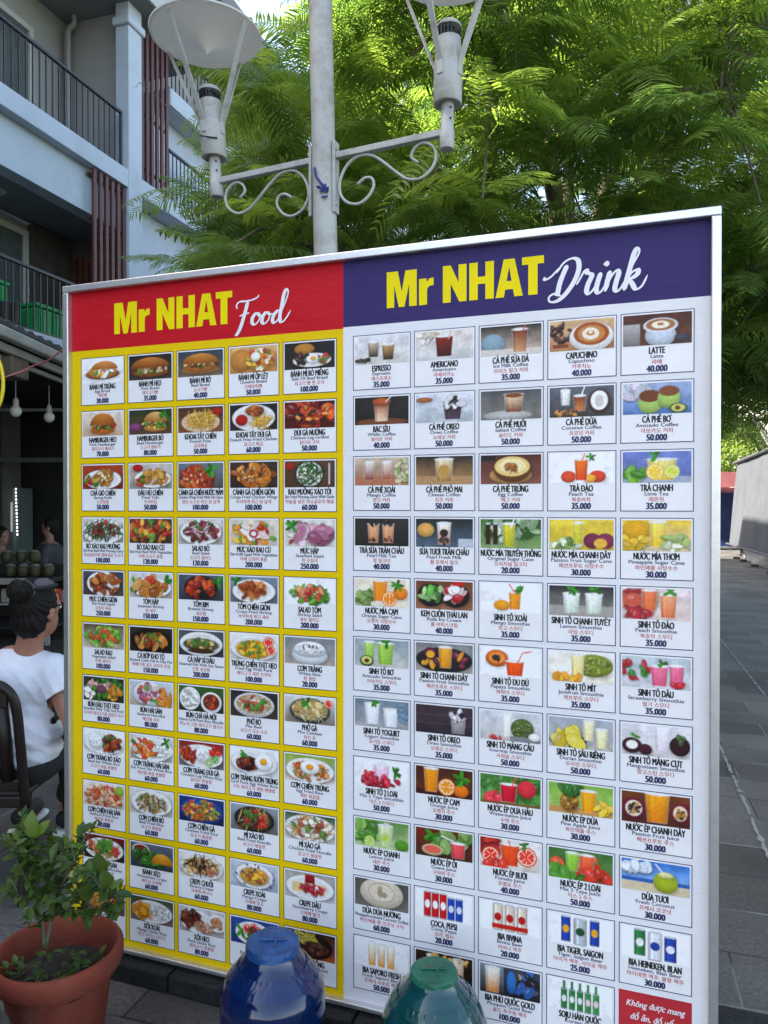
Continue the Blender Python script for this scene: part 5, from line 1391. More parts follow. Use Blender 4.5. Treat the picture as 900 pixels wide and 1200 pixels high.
b = MB(); b.box((W / 2, .02, (ZB + ZT) / 2), (W - .02, .03, ZT - ZB - .02)); b.build('back_panel', m_back, sign, True)
for nm, c, sz in (('frame_rail', (W / 2, .008, ZT - FR / 2), (W, .05, FR)), ('frame_rail', (W / 2, .008, ZB + .007), (W, .05, .014)),
                  ('frame_stile', (FR / 2, .0078, (ZB + ZT) / 2 - .0045), (FR, .049, ZT - ZB - FR - .0145)),
                  ('frame_stile', (W - FR / 2, .0078, (ZB + ZT) / 2 - .0045), (FR, .049, ZT - ZB - FR - .0145))):
    b = MB(); b.box(c, sz, bev=.003); b.build(nm, m_frame, sign, True)
for fx in (.12, W - .14):
    b = MB()
    b.box((fx, .02, .04), (.04, .5, .03), bev=.003); b.box((fx, .045, .5), (.035, .03, .95), bev=.003)
    b.box((fx, .14, .3), (.03, .02, .62), ax=(Vector((1, 0, 0)), Vector((0, .94, .34)), Vector((0, -.34, .94))))
    b.build('support_foot', mat('painted_angle_iron', (.2, .2, .21), .5, .2, metal=.5, dirt=(.12, .07, .05)), sign, True)

def sheet(name, x0, x1, z0, z1, y, m):
    b = MB(); nx, nz = 24, 12
    for i in range(nx):
        for j in range(nz):
            xa, xb = x0 + (x1 - x0) * i / nx, x0 + (x1 - x0) * (i + 1) / nx
            za, zb = z0 + (z1 - z0) * j / nz, z0 + (z1 - z0) * (j + 1) / nz
            b.poly([(xa, y, za), (xb, y, za), (xb, y, zb), (xa, y, zb)])
    return b.build(name, m, sign, True, merge=False)
UM = 1.019
sheet('food_panel', FR, UM, ZB + .014, 2.070, .004, m_yel)
sheet('drink_panel', UM, W - FR, ZB + .014, 2.074, .004, m_whi)
fh = sheet('food_heading', FR, UM, 2.070, ZT - FR, .004, m_red)
dh = sheet('drink_heading', UM, W - FR, 2.074, ZT - FR, .004, m_pur)

YT = .0032
def heading_text(parent, x, z, w, h, strokes, sx, sz, sk, wd, slant):
    b = MB(); heading(b, x, z, w, h, YT, 0)
    b.build('lettering', m_title, parent, True)
    b = MB()
    for i, s in enumerate(strokes):
        brush(b, s, wd, sx, sz, sk, YT - .0004 - i * .00012, 0, slant)
    b.build('script_lettering', m_wht, parent, True)
food_strokes = [
    [(30, 78), (25, 52), (18, 22), (10, -6), (0, -24), (-8, -26)],
    [(-6, 56), (-10, 68), (0, 78), (20, 78), (44, 80), (62, 86), (68, 94)],
    [(4, 32), (22, 38), (40, 40)],
    [(74, 36), (62, 36), (52, 24), (52, 8), (62, 2), (74, 12), (78, 28), (70, 36), (78, 28), (90, 30)],
    [(108, 36), (97, 36), (88, 24), (87, 8), (96, 2), (108, 12), (112, 28), (104, 36), (112, 30), (124, 30)],
    [(150, 36), (138, 38), (126, 24), (124, 8), (132, 2), (144, 14), (152, 34)],
    [(152, 34), (164, 66), (170, 92), (164, 102), (156, 88), (152, 54), (148, 22), (152, 4), (162, 4), (174, 18), (184, 36)]]
drink_strokes = [
    [(54, 84), (46, 64), (38, 40), (34, 16), (32, 6)],
    [(-6, 56), (2, 52), (14, 58), (26, 70), (38, 82)],
    [(28, 66), (44, 90), (64, 100), (80, 94), (84, 72), (76, 44), (58, 14), (36, -6), (16, -8), (12, 4), (24, 12), (42, 6)],
    [(80, 30), (90, 48), (97, 62), (103, 66), (104, 60), (100, 56)],
    [(100, 60), (112, 56), (118, 50), (110, 30), (107, 12), (113, 4), (122, 12), (130, 26)],
    [(140, 56), (134, 34), (131, 14), (136, 4), (144, 8), (152, 22)],
    [(146, 74), (151, 80), (153, 76), (149, 72)],
    [(163, 58), (158, 36), (153, 6)],
    [(156, 20), (167, 44), (178, 57), (184, 50), (179, 28), (177, 10), (184, 4), (193, 14), (199, 28)],
    [(200, 28), (216, 66), (230, 96), (227, 108), (219, 98), (211, 62), (203, 24), (199, 4)],
    [(203, 28), (216, 48), (229, 54), (230, 44), (219, 35), (209, 33), (218, 20), (228, 5), (242, 12), (254, 38)]]
heading_text(fh, .198, 2.116, .447, .102, food_strokes, .664, 2.104, .00098, 13, .10)
heading_text(dh, 1.155, 2.118, .447, .103, drink_strokes, 1.603, 2.102, .00102, 13.5, .06)

gi = np.arange(PW * PH).reshape(PH, PW)
PF = np.stack([gi[1:, :-1].ravel(), gi[1:, 1:].ravel(), gi[:-1, 1:].ravel(), gi[:-1, :-1].ravel()], 1)
def menu_card(kind, x0, x1, z0, z1, row, seed, thick):
    title, eng, kor, price, spec = row.split('|')
    w, h = x1 - x0, z1 - z0
    b = MB()
    t = thick
    y0, y1 = .0034, .0031
    # printed outline, then the white field inside it
    b.mesh([(x0, y0, z0), (x1, y0, z0), (x1, y0, z1), (x0, y0, z1), (x0 + t, y0, z0 + t), (x1 - t, y0, z0 + t), (x1 - t, y0, z1 - t), (x0 + t, y0, z1 - t)],
           [(0, 1, 5, 4), (1, 2, 6, 5), (2, 3, 7, 6), (3, 0, 4, 7)], 1 if kind == 'food_card' else 2)
    b.poly([(x0 + t, y0, z0 + t), (x1 - t, y0, z0 + t), (x1 - t, y0, z1 - t), (x0 + t, y0, z1 - t)], 0)
    xc = (x0 + x1) / 2
    lay_text(b, title, xc, z1 - h * .672, h * .104, w * .92, .0029, 1, .060, .56)
    lay_text(b, eng, xc, z1 - h * .742, h * .058, w * .92, .0029, 2, .03, 1.15)
    lay_text(b, kor, xc, z1 - h * .835, h * .058, w * .90, .0029, 3, .02, 1.0)
    lay_text(b, price, xc, z1 - h * .960, h * .098, w * .62, .0029, 2, .085, .80)
    o = b.build(kind, [m_card, m_blk, m_nav, m_inkr], sign, True)
    c = paint(spec, seed)
    m = w * .035
    px0, px1 = x0 + m, x1 - m
    pz1 = z1 - m; pz0 = z1 - h * .535
    V = np.stack([px0 + GX / 2 * (px1 - px0), np.full_like(GX, .0028), pz0 + GY * (pz1 - pz0)], -1).reshape(-1, 3)
    p = np_mesh('picture', V, PF, [m_print])
    a = p.data.color_attributes.new('print', 'FLOAT_COLOR', 'POINT')
    a.data.foreach_set('color', np.concatenate([c.reshape(-1, 3), np.ones((PW * PH, 1))], 1).astype(np.float32).ravel())
    p.parent = o
    return o
frows = FOOD.strip().split('\n'); drows = DRINK.strip().split('\n')
for i, row in enumerate(frows):
    r_, c_ = divmod(i, 5)
    x0 = .0605 + .190 * c_
    z1 = 2.045 - .1778 * r_
    menu_card('food_card', x0, x0 + .1775, z1 - .160, z1, row, 100 + i, .0022)
for i, row in enumerate(drows):
    r_, c_ = divmod(i, 5)
    x0 = 1.050 + .1872 * c_
    z1 = 2.046 - .1762 * r_
    menu_card('drink_card', x0, x0 + .1775, z1 - .160, z1, row, 300 + i, .0022)
# the red notice in the last place of the drink panel
x0 = 1.050 + .1872 * 4; z1 = 2.046 - .1762 * 10
b = MB()
b.poly([(x0, .0034, z1 - .16), (x0 + .1775, .0034, z1 - .16), (x0 + .1775, .0034, z1), (x0, .0034, z1)], 0)
for k, tx in enumerate(('Không được mang', 'đồ ăn, đồ uống', 'từ ngoài vào', 'Cảm ơn!')):
    n0 = len(b.v)
    lay_text(b, tx, x0 + .089, z1 - .038 - k * .034, .0155, .155, .0029, 1, .03, .85)
    for q in range(n0, len(b.v)):
        vx, vy, vz = b.v[q]; b.v[q] = (vx + (vz - (z1 - .038 - k * .034)) * .25, vy, vz)
b.build('notice_card', [m_inkr, m_wht], sign, True)
# ------------------------------------------------------------------ people
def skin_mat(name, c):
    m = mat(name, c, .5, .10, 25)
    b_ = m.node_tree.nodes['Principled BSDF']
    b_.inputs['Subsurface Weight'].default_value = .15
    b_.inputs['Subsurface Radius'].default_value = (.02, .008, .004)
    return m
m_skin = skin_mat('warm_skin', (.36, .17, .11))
m_hair = mat('black_hair', (.008, .006, .005), .6, .4, 60, bump=.3, bscale=120, spec=.22)
m_tee = mat('white_cotton', (.70, .71, .77), .9, .04, 20, bump=.55, bscale=11, spec=.1)
m_trous = mat('black_cloth', (.012, .012, .014), .8, .2, 30)
m_grey = mat('grey_cloth', (.075, .075, .082), .8, .15, 40)

def head_shapes(b, c, f, r=.088, tall=.118):
    """skull, face, ears; f = facing direction (horizontal)"""
    f = Vector(f).normalized(); s = Vector((f.y, -f.x, 0)); up = UZ
    rot = Matrix((s, f, up)).transposed()
    b.ellipsoid(c + up * .02, (r * .86, r * 1.08, tall * .86), 18, 12, rot=rot)
    b.ellipsoid(c + f * r * .34 - up * .045, (r * .68, r * .68, tall * .62), 16, 10, rot=rot)       # jaw
    b.ellipsoid(c + f * r * .98 - up * .012, (.012, .019, .024), 8, 6, rot=rot)                      # nose
    b.ellipsoid(c + f * r * .96 - up * .055, (.022, .012, .010), 8, 6, rot=rot)                      # lips
    for q in (-1, 1):
        b.ellipsoid(c + s * q * r * .88 - f * .004 - up * .012, (.010, .021, .034), 10, 8, rot=rot)   # ears
        b.ellipsoid(c + s * q * r * .42 + f * r * .80 + up * .018, (.024, .014, .009), 8, 6, rot=rot)  # brows
def hand_shapes(b, w, d, palm_n, size=.085):
    """palm, four bent fingers, thumb at its side"""
    d = Vector(d).normalized(); n = Vector(palm_n).normalized(); s = d.cross(n)
    b.capsule(w, w + d * size * .9, .026, .034)
    b.capsule(w + s * .02, w + d * size + s * .028, .02, .02)
    b.capsule(w - s * .02, w + d * size - s * .028, .02, .018)
    for k, L in enumerate((.066, .075, .070, .054)):
        o = w + d * size * .98 + s * (.03 - .02 * k)
        a = o + d * L * .5 + n * .008
        e = a + d * L * .38 + n * .026
        b.capsule(o, a, .0095, .009, seg=8); b.capsule(a, e, .009, .0078, seg=8)
    o = w + d * size * .25 + s * .03
    b.capsule(o, o + d * .035 + s * .022, .012, .011, seg=8); b.capsule(o + d * .035 + s * .022, o + d * .06 + s * .022 + n * .014, .011, .009, seg=8)

def woman():
    base = Vector((-1.52, 3.08, 0))
    t = thing('person', 'seated woman in a white t-shirt and black trousers, dark hair in a bun', 'person', base)
    pel = Vector((-1.53, 3.06, .50)); che = Vector((-1.525, 3.09, .80)); nk = Vector((-1.49, 3.085, .945)); hd = Vector((-1.435, 3.07, 1.115))
    fdir = Vector((.34, .94, 0)).normalized()
    shR = Vector((-1.372, 3.07, .865)); shL = Vector((-1.675, 3.10, .865))
    elR = Vector((-1.225, 2.98, .63)); elL = Vector((-1.80, 3.16, .655))
    wrR = Vector((-1.285, 3.22, .59)); wrL = Vector((-1.70, 3.37, .60))
    hpR = Vector((-1.43, 3.10, .50)); hpL = Vector((-1.63, 3.10, .50))
    knR = Vector((-1.38, 3.50, .52)); knL = Vector((-1.68, 3.50, .52))
    anR = Vector((-1.50, 3.50, .13)); anL = Vector((-1.72, 3.52, .13))
    b = MB()
    b.capsule(nk - Vector((0, 0, .06)), hd - fdir * .02 - Vector((0, 0, .05)), .058, .052)
    head_shapes(b, hd, fdir)
    rx = Matrix.Identity(3)
    b.ellipsoid(che, (.165, .105, .17), rot=rx); b.ellipsoid((pel + che) / 2, (.15, .10, .2)); b.ellipsoid(pel + Vector((0, 0, .0)), (.175, .13, .12))
    b.capsule(nk - Vector((.0, 0, .03)), shR, .05, .055); b.capsule(nk - Vector((0, 0, .03)), shL, .05, .055)
    for sh, el, wr, n in ((shR, elR, wrR, 1), (shL, elL, wrL, -1)):
        b.capsule(sh, el, .056, .044); b.capsule(el, wr, .043, .027)
        hand_shapes(b, wr, Vector((.1 * -n, 1, -.12)), Vector((0, -.1, -1)))
    for hp, kn, an in ((hpR, knR, anR), (hpL, knL, anL)):
        b.capsule(hp, kn, .085, .06); b.capsule(kn, an, .056, .036)
        b.capsule(an - Vector((0, 0, .08)), an + Vector((0, .12, -.085)), .035, .03)
    body = remeshed(b, 'body', m_skin, t, .0075, 5)
    # eyes
    s = Vector((fdir.y, -fdir.x, 0))
    for q in (-1, 1):
        e = MB(); e.ellipsoid(hd + s * q * .034 + fdir * .083 + UZ * .006, (.011, .011, .009), 10, 8)
        e.build('eye', mat('eye_white', (.7, .7, .68), .2, .02), t, smooth=True)
    # t-shirt: loose, short sleeves, folds
    b = MB()
    b.ellipsoid(che + Vector((0, -.008, .0)), (.185, .128, .16)); b.ellipsoid(che + Vector((0, -.01, -.13)), (.178, .130, .17))
    b.ellipsoid(pel + Vector((.0, -.015, .10)), (.198, .150, .13)); b.ellipsoid(pel + Vector((0, -.015, .045)), (.20, .150, .085))
    b.capsule(nk + Vector((0, -.0, -.045)), shR + Vector((-.02, 0, .0)), .062, .07); b.capsule(nk + Vector((0, 0, -.045)), shL + Vector((.02, 0, 0)), .062, .07)
    for sh, el in ((shR, elR), (shL, elL)):
        b.capsule(sh, sh.lerp(el, .46), .07, .070)
    def folds(co):
        w = np.array(t.location); x, y, z = (co + w).T
        amp = .0105 * np.clip((z - .42) / .1, 0, 1)
        rid = lambda q: (1 - np.abs(np.sin(q))) ** 2 - .3
        a = rid(58 * (z + .35 * np.abs(x + 1.50)) + 2.2 * np.sin(9 * x + 1) + 1.0 * np.sin(23 * x)) * np.exp(-((z - .60) / .12) ** 2)
        c = rid(70 * (x * .9 + z * .38) + 1.2 * np.sin(15 * z)) * np.exp(-((z - .79) / .09) ** 2) * np.clip((x + 1.58) * 6, 0, 1)
        return amp * (a + c * .8)
    tee = remeshed(b, 't_shirt', m_tee, t, .009, 6, folds)
    # trim the sleeve ends and the hem flat
    bm = bmesh.new(); bm.from_mesh(tee.data)
    loc = t.location
    for co, no in ((Vector((0, 0, .485)), Vector((.18, -.1, -1))),):
        bmesh.ops.bisect_plane(bm, geom=bm.verts[:] + bm.edges[:] + bm.faces[:], plane_co=Vector((-1.53, 3.05, .478)) - loc, plane_no=no.normalized(), clear_outer=True)
    for sh, el in ((shR, elR), (shL, elL)):
        d = (el - sh).normalized(); cut = sh.lerp(el, .40)
        def near(co):
            q = co + loc - sh
            return q.dot(d) > .02 and (q - d * q.dot(d)).length < .10 and abs(co.x + loc.x + 1.525) > .165
        fs_ = [f for f in bm.faces if all(near(v.co) for v in f.verts)]
        es_ = list({e for f in fs_ for e in f.edges}); vs_ = list({v for f in fs_ for v in f.verts})
        bmesh.ops.bisect_plane(bm, geom=vs_ + es_ + fs_, plane_co=cut - loc, plane_no=d)
        bad = [v for v in bm.verts if near(v.co) and (v.co + loc - cut).dot(d) > 1e-4]
        bmesh.ops.delete(bm, geom=bad, context='VERTS')
    bm.to_mesh(tee.data); bm.free()
    md = tee.modifiers.new('thickness', 'SOLIDIFY'); md.thickness = .004; md.offset = 1
    # trousers
    b = MB()
    b.ellipsoid(pel + Vector((0, -.005, -.005)), (.195, .145, .125))
    for hp, kn, an in ((hpR, knR, anR), (hpL, knL, anL)):
        b.capsule(hp, kn, .098, .072); b.capsule(kn, an + Vector((0, 0, .06)), .068, .05)
    remeshed(b, 'trousers', m_trous, t, .011, 5)
    # hair: cap of hair pulled back, bun, fringe of strands
    b = MB()
    rot = Matrix((s, fdir, UZ)).transposed()
    b.ellipsoid(hd - fdir * .020 + UZ * .030, (.086, .098, .108), 20, 14, rot=rot)
    b.ellipsoid(hd - fdir * .045 - UZ * .030, (.076, .066, .082), 16, 12, rot=rot)
    bun = Vector((px(23, 692, 2.955)))
    b.ellipsoid(bun, (.046, .042, .043)); b.capsule(bun, hd - fdir * .05 + UZ * .07, .034, .05)
    for k in range(7):
        a = k * .9
        b.ellipsoid(bun + Vector((math.cos(a) * .028, -.016, math.sin(a) * .028)), (.022, .022, .020), 8, 6)
    def strands(co):
        w = np.array(t.location) - np.array(bun); d = co + w
        an = np.arctan2(d[:, 2], d[:, 0])
        return .0022 * np.sin(an * 34) + .0012 * np.sin(an * 81 + 2)
    remeshed(b, 'hair', m_hair, t, .006, 3, strands)
    b = MB(); bd = (hd - fdir * .05 + UZ * .07 - bun).normalized(); b1 = bd.orthogonal().normalized(); b2 = bd.cross(b1)
    b.tube([bun + bd * .034 + (b1 * math.cos(k * math.tau / 20) + b2 * math.sin(k * math.tau / 20)) * (.040 + .004 * math.sin(k * 2.5)) for k in range(21)], .009, 8, cap=False)
    b.build('hair_tie', mat('brown_scrunchie', (.10, .07, .055), .8, .2), t, smooth=True)
    # visor: curved grey crown panel with a dark band, glasses arm behind the ear
    b = MB()
    cc = px(50, 684, 3.05)
    b.ellipsoid(cc + Vector((0, 0, -.006)), (.044, .052, .028), 20, 12, rot=Matrix.Rotation(.10, 3, 'Y'))
    b.build('cap', m_grey, t, smooth=True)
    b = MB(); b.tube([cc + Vector((math.cos(a) * .047, math.sin(a) * .055, -.016 + .006 * math.cos(a))) for a in [k * math.tau / 28 for k in range(29)]], .009, 8, cap=False)
    b.build('cap_band', m_trous, t, smooth=True)
    b = MB(); e0 = hd + s * .080 + fdir * .012 + UZ * .02
    b.tube([e0 - fdir * .03 - UZ * .03, e0 - fdir * .015, e0 + fdir * .015, e0 + fdir * .045], .003, 6)
    b.build('glasses_arm', m_rail, t)
    for an, nm in ((anR, 0), (anL, 1)):
        b = MB(); b.capsule(an + Vector((0, -.02, -.055)), an + Vector((0, .14, -.065)), .043, .036)
        sh_ = b.build('shoe', m_trous, t, smooth=True)
        b = MB(); b.box(an + Vector((0, .06, -.112)), (.088, .265, .030), bev=.014)
        b.build('sole', mat('white_sole', (.7, .7, .68), .6, .06), sh_)
woman()

def stall_person(label, head, facing, cloth, skin):
    base = Vector((head.x, head.y, 0))
    t = thing('person', label, 'person', base)
    f = Vector(facing).normalized(); s = Vector((f.y, -f.x, 0)); h = head
    b = MB()
    head_shapes(b, h, f, .085, .115)
    b.capsule(h - UZ * .08, h - UZ * .20, .05, .055)
    b.ellipsoid(h - UZ * .38, (.19, .12, .22)); b.ellipsoid(h - UZ * .62, (.17, .12, .22))
    for q in (-1, 1):
        sh = h - UZ * .27 + s * q * .17; el = sh - UZ * .26 + f * .06 + s * q * .05; wr = el + f * .22 - UZ * .02
        b.capsule(h - UZ * .22, sh, .05, .055); b.capsule(sh, el, .052, .042); b.capsule(el, wr, .042, .028)
        hand_shapes(b, wr, f, -UZ)
        hp = h - UZ * .78 + s * q * .09
        kn = hp + f * .40 - UZ * .02; an = kn - UZ * (kn.z - .08)
        b.capsule(hp, kn, .085, .06); b.capsule(kn, an, .055, .038); b.capsule(an - UZ * .03, an + f * .13 - UZ * .04, .036, .03)
    remeshed(b, 'body', skin, t, .011, 4)
    b = MB()
    b.ellipsoid(h - UZ * .38, (.205, .135, .21)); b.ellipsoid(h - UZ * .60, (.185, .135, .24))
    for q in (-1, 1):
        sh = h - UZ * .27 + s * q * .17; el = sh - UZ * .26 + f * .06 + s * q * .05
        b.capsule(h - UZ * .25, sh, .06, .066); b.capsule(sh, sh.lerp(el, .6), .066, .062)
    remeshed(b, 'shirt', cloth, t, .013, 4)
    b = MB()
    for q in (-1, 1):
        hp = h - UZ * .78 + s * q * .09; kn = hp + f * .40 - UZ * .02; an = kn - UZ * (kn.z - .14)
        b.capsule(hp, kn, .098, .072); b.capsule(kn, an, .068, .05)
    b.ellipsoid(h - UZ * .76, (.185, .14, .12))
    remeshed(b, 'trousers', m_trous, t, .014, 4)
    b = MB(); rot = Matrix((s, f, UZ)).transposed()
    b.ellipsoid(h - f * .018 + UZ * .032, (.086, .100, .108), 18, 12, rot=rot); b.ellipsoid(h - f * .05 - UZ * .03, (.07, .055, .07), 14, 10, rot=rot)
    remeshed(b, 'hair', m_hair, t, .010, 3)
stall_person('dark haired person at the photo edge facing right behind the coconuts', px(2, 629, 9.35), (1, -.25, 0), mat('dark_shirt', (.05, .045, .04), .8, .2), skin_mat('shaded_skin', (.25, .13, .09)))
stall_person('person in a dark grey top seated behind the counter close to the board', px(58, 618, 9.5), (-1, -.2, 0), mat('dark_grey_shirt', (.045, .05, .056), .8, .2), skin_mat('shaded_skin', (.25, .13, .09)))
for q, (hx, hy) in enumerate(((2, 9.35), (58, 9.5))):
    hd_ = px(hx, 629 if q == 0 else 618, hy)
    z = hd_.z - .78 - .10
    t = thing('stool', ('low plastic stool under the person at the photo edge', 'low plastic stool under the person near the board')[q], 'stool', (hd_.x, hd_.y, 0))
    b = MB(); b.box((hd_.x, hd_.y, z - .02), (.3, .3, .03), bev=.01); b.build('seat', m_pipe, t)
    for a in (-1, 1):
        for c in (-1, 1):
            b = MB(); b.tube([(hd_.x + a * .12, hd_.y + c * .12, z - .035), (hd_.x + a * .15, hd_.y + c * .15, 0)], .014, 8); b.build('leg', m_pipe, t)

# ------------------------------------------------------------------ brown plastic chair
m_chair = mat('brown_plastic', (.016, .010, .008), .42, .15, 12, bump=.06, bscale=60, spec=.35)
CX = -1.625
ch = thing('plastic_chair', 'dark brown plastic chair with a slatted back behind the seated woman', 'chair', (CX, 2.95, 0))
def chy(z): return 2.90 - (z - .43) * .16
hw = .215
b = MB()
P = [(CX - hw, 0, .36), (CX - hw, 0, .62), (CX - hw + .005, 0, .78), (CX - hw + .035, 0, .845), (CX - hw + .10, 0, .870), (CX, 0, .878), (CX + hw - .10, 0, .870), (CX + hw - .035, 0, .845), (CX + hw - .005, 0, .78), (CX + hw, 0, .62), (CX + hw, 0, .36)]
P = spline([(p[0], chy(p[2]), p[2]) for p in P], 5)
b.tube(P, .019, 10)
b.build('back_frame', m_chair, ch, smooth=True)
for zz, wd_, hh_ in ((.812, .37, .085), (.455, .40, .05), (.385, .40, .05)):
    b = MB(); b.box((CX, chy(zz), zz), (wd_, .023, hh_), bev=.01); b.build('cross_rail', m_chair, ch)
for k in range(6):
    x = CX - .155 + .062 * k
    b = MB(); b.tube([(x, chy(.47), .475), (x * .99 + CX * .01, chy(.62) + .008, .62), (x, chy(.77), .775)], [.0255, .026, .0255], 10); b.build('slat', m_chair, ch, smooth=True)
b = MB(); b.box((CX, 3.11, .415), (.45, .42, .03), bev=.014); b.build('seat', m_chair, ch)
for sx in (-1, 1):
    b = MB(); b.tube([(CX + sx * .205, 2.925, .40), (CX + sx * .225, 2.86, .0)], [.026, .02], 10); b.build('leg', m_chair, ch, smooth=40)
    b = MB(); b.tube([(CX + sx * .20, 3.29, .40), (CX + sx * .215, 3.34, .0)], [.026, .02], 10); b.build('leg', m_chair, ch, smooth=40)

# ------------------------------------------------------------------ terracotta pot with a shrub
m_terra = mat('terracotta', (.20, .044, .025), .85, .14, 10, bump=.15, bscale=120, dirt=(.13, .075, .058), dirt_scale=9, dirt_amt=.6, spec=.2)
m_soil = mat('soil', (.03, .024, .018), .95, .5, 40, bump=.8, bscale=60)
m_lleaf = leaf_mat('lime_leaf', (.050, .105, .020), (.15, .25, .03), .3, .38, .6)
m_stem = mat('green_brown_stem', (.09, .085, .05), .7, .25, 30)
PO = Vector((-.905, 2.05, 0))
pt = thing('potted_shrub', 'round terracotta pot with a small leafy shrub in front of the board', 'potted plant', PO)
b = MB()
b.lathe([(0, 0.0), (.105, 0), (.11, .01), (.142, .255), (.146, .262), (.166, .27), (.172, .285), (.172, .315), (.166, .325), (.156, .325), (.148, .312), (.142, .262), (.138, .235)], PO, 72,
        wob=lambda i, a: (.012 * math.sin(a * 10) if 2 <= i <= 3 else 0))
b.build('pot', m_terra, pt, smooth=35)
b = MB(); b.lathe([(.139, .246), (.11, .25), (.06, .262), (0, .268)], PO, 40, wob=lambda i, a: .04 * math.sin(a * 5 + i)); b.build('soil', m_soil, pt, smooth=True)
pr = np.random.default_rng(5)
LV, LF, LT = [], [], []
def leaf(p, d, n, L, w, tint):
    """one folded, arched leaf"""
    d = Vector(d).normalized(); n = Vector(n); n = (n - d * n.dot(d)).normalized(); s = d.cross(n)
    prof = [(0, .05), (.2, .62), (.45, 1), (.7, .8), (.9, .35), (1, .02)]
    b0 = len(LV)
    for u, ww in prof:
        c = Vector(p) + d * L * u - n * L * .28 * u * u
        for q in (-1, 0, 1):
            LV.append(tuple(c + s * w * ww * q + n * w * ww * abs(q) * .35)); LT.append(tint)
    for i in range(5):
        for k in range(2):
            LF.append((b0 + i * 3 + k, b0 + i * 3 + k + 1, b0 + i * 3 + k + 4, b0 + i * 3 + k + 3))
stems = MB()
def W_(x, y, d): return px(x, y, d)
br = [[(50, 1112, 2.06), (48, 1085, 2.06), (42, 1040, 2.05), (38, 1005, 2.04), (36, 978, 2.03)],
      [(52, 1110, 2.06), (60, 1075, 2.07), (70, 1040, 2.10), (66, 1000, 2.12), (55, 968, 2.14)],
      [(44, 1060, 2.05), (30, 1035, 2.0), (18, 1010, 1.98), (14, 990, 1.97)],
      [(56, 1080, 2.07), (85, 1060, 2.05), (110, 1045, 2.02), (128, 1030, 2.0)],
      [(62, 1060, 2.08), (80, 1020, 2.08), (88, 1000, 2.1), (96, 985, 2.12)],
      [(70, 1065, 2.06), (100, 1072, 2.03), (125, 1066, 2.0), (140, 1060, 1.98)],
      [(46, 1050, 2.05), (25, 1055, 2.02), (10, 1045, 2.0)],
      [(42, 1020, 2.05), (55, 1010, 2.0), (78, 1012, 1.97), (104, 1022, 1.95), (120, 1050, 1.94)],
      [(38, 1000, 2.04), (26, 985, 2.06), (22, 972, 2.07)]]
for bi, pp in enumerate(br):
    P = spline([W_(*p) for p in pp], 6)
    n = len(P)
    stems.tube(P, [(.0065 if bi < 2 else .0032) * (1 - .65 * i / (n - 1)) for i in range(n)], 7)
    for i in range(5 if bi < 2 else 1, n):
        if pr.random() < .45:
            td = Vector((pr.normal(0, 1), pr.normal(0, .8), pr.uniform(-.1, 1.1))).normalized() * pr.uniform(.025, .07)
            T_ = spline([P[i], P[i] + td * .5 + Vector((0, 0, .006)), P[i] + td], 4)
            stems.tube(T_, [.0018 - .0011 * q / (len(T_) - 1) for q in range(len(T_))], 5)
            for q in range(2, len(T_)):
                d = (td.normalized() + Vector(pr.normal(0, .7, 3))).normalized()
                L = pr.uniform(.014, .040); leaf(T_[q], d, Vector((pr.normal(0, .4), pr.normal(-.2, .4), 1)), L, L * pr.uniform(.22, .32), np.clip(pr.normal(.45, .28), 0, 1))
        for _ in range(2 if bi in (0, 1) else 3):
            if pr.random() < .42: continue
            d = Vector(pr.normal(0, 1, 3)); d.z = d.z * .6 + .15; d.normalize()
            L = pr.uniform(.016, .050)
            leaf(P[i], d, Vector((pr.normal(0, .45), pr.normal(-.2, .45), 1)), L, L * pr.uniform(.21, .31), np.clip(pr.normal(.4, .25), 0, 1))
leaf(W_(37, 985, 2.02), (-.05, -.15, 1), (.1, -1, .2), .075, .022, 1.0)
leaf(W_(42, 980, 2.02), (.5, -.1, .7), (-.3, -1, .2), .05, .014, .95)
leaf(W_(112, 1000, 1.96), (.25, -.1, -1), (.2, -1, .2), .075, .022, .3)
leaf(W_(118, 1020, 1.95), (.4, -.1, -.9), (.2, -1, .3), .07, .02, .4)
leaf(W_(103, 1035, 1.95), (-.2, -.1, -1), (.2, -1, .3), .06, .02, .35)
stems.build('stem', m_stem, pt, smooth=True)
fl = np_mesh('foliage', np.array(LV), np.array(LF), [m_lleaf], pt, np.array(LT))
# small weeds growing in the pot
for wx, wy, k in ((-.10, -.03, 16), (-.03, -.06, 14), (.035, .02, 10), (.065, -.04, 18), (.11, .0, 12), (-.065, .05, 8), (.02, -.08, 10)):
    c = PO + Vector((wx, wy, .255))
    LV, LF, LT = [], [], []
    for j in range(k):
        a = pr.uniform(0, 6.28); d = Vector((math.cos(a), math.sin(a), pr.uniform(.2, 1.2)))
        L = pr.uniform(.016, .036)
        leaf(c + Vector((pr.normal(0, .012), pr.normal(0, .012), pr.uniform(.0, .05))), d, UZ, L, L * .24, np.clip(pr.normal(.5, .25), 0, 1))
    np_mesh('weed', np.array(LV), np.array(LF), [m_lleaf], pt, np.array(LT))

# mossy stone jar at the bottom left corner
SJ = Vector((-.985, 1.72, 0))
b = MB(); b.lathe([(0, 0), (.07, 0), (.10, .05), (.122, .15), (.118, .25), (.10, .31), (.08, .345), (.075, .36), (.062, .365), (.055, .345), (0, .33)], SJ, 40, wob=lambda i, a: .012 * math.sin(a * 7 + i * 2))
tag(b.build('stone_jar', mat('mossy_stone', (.055, .06, .045), .9, .4, 30, bump=.8, bscale=50, dirt=(.12, .13, .09), dirt_scale=14, dirt_amt=.5), loc=SJ, smooth=40), 'dark mossy stone jar at the bottom left corner beside the terracotta pot', 'jar')

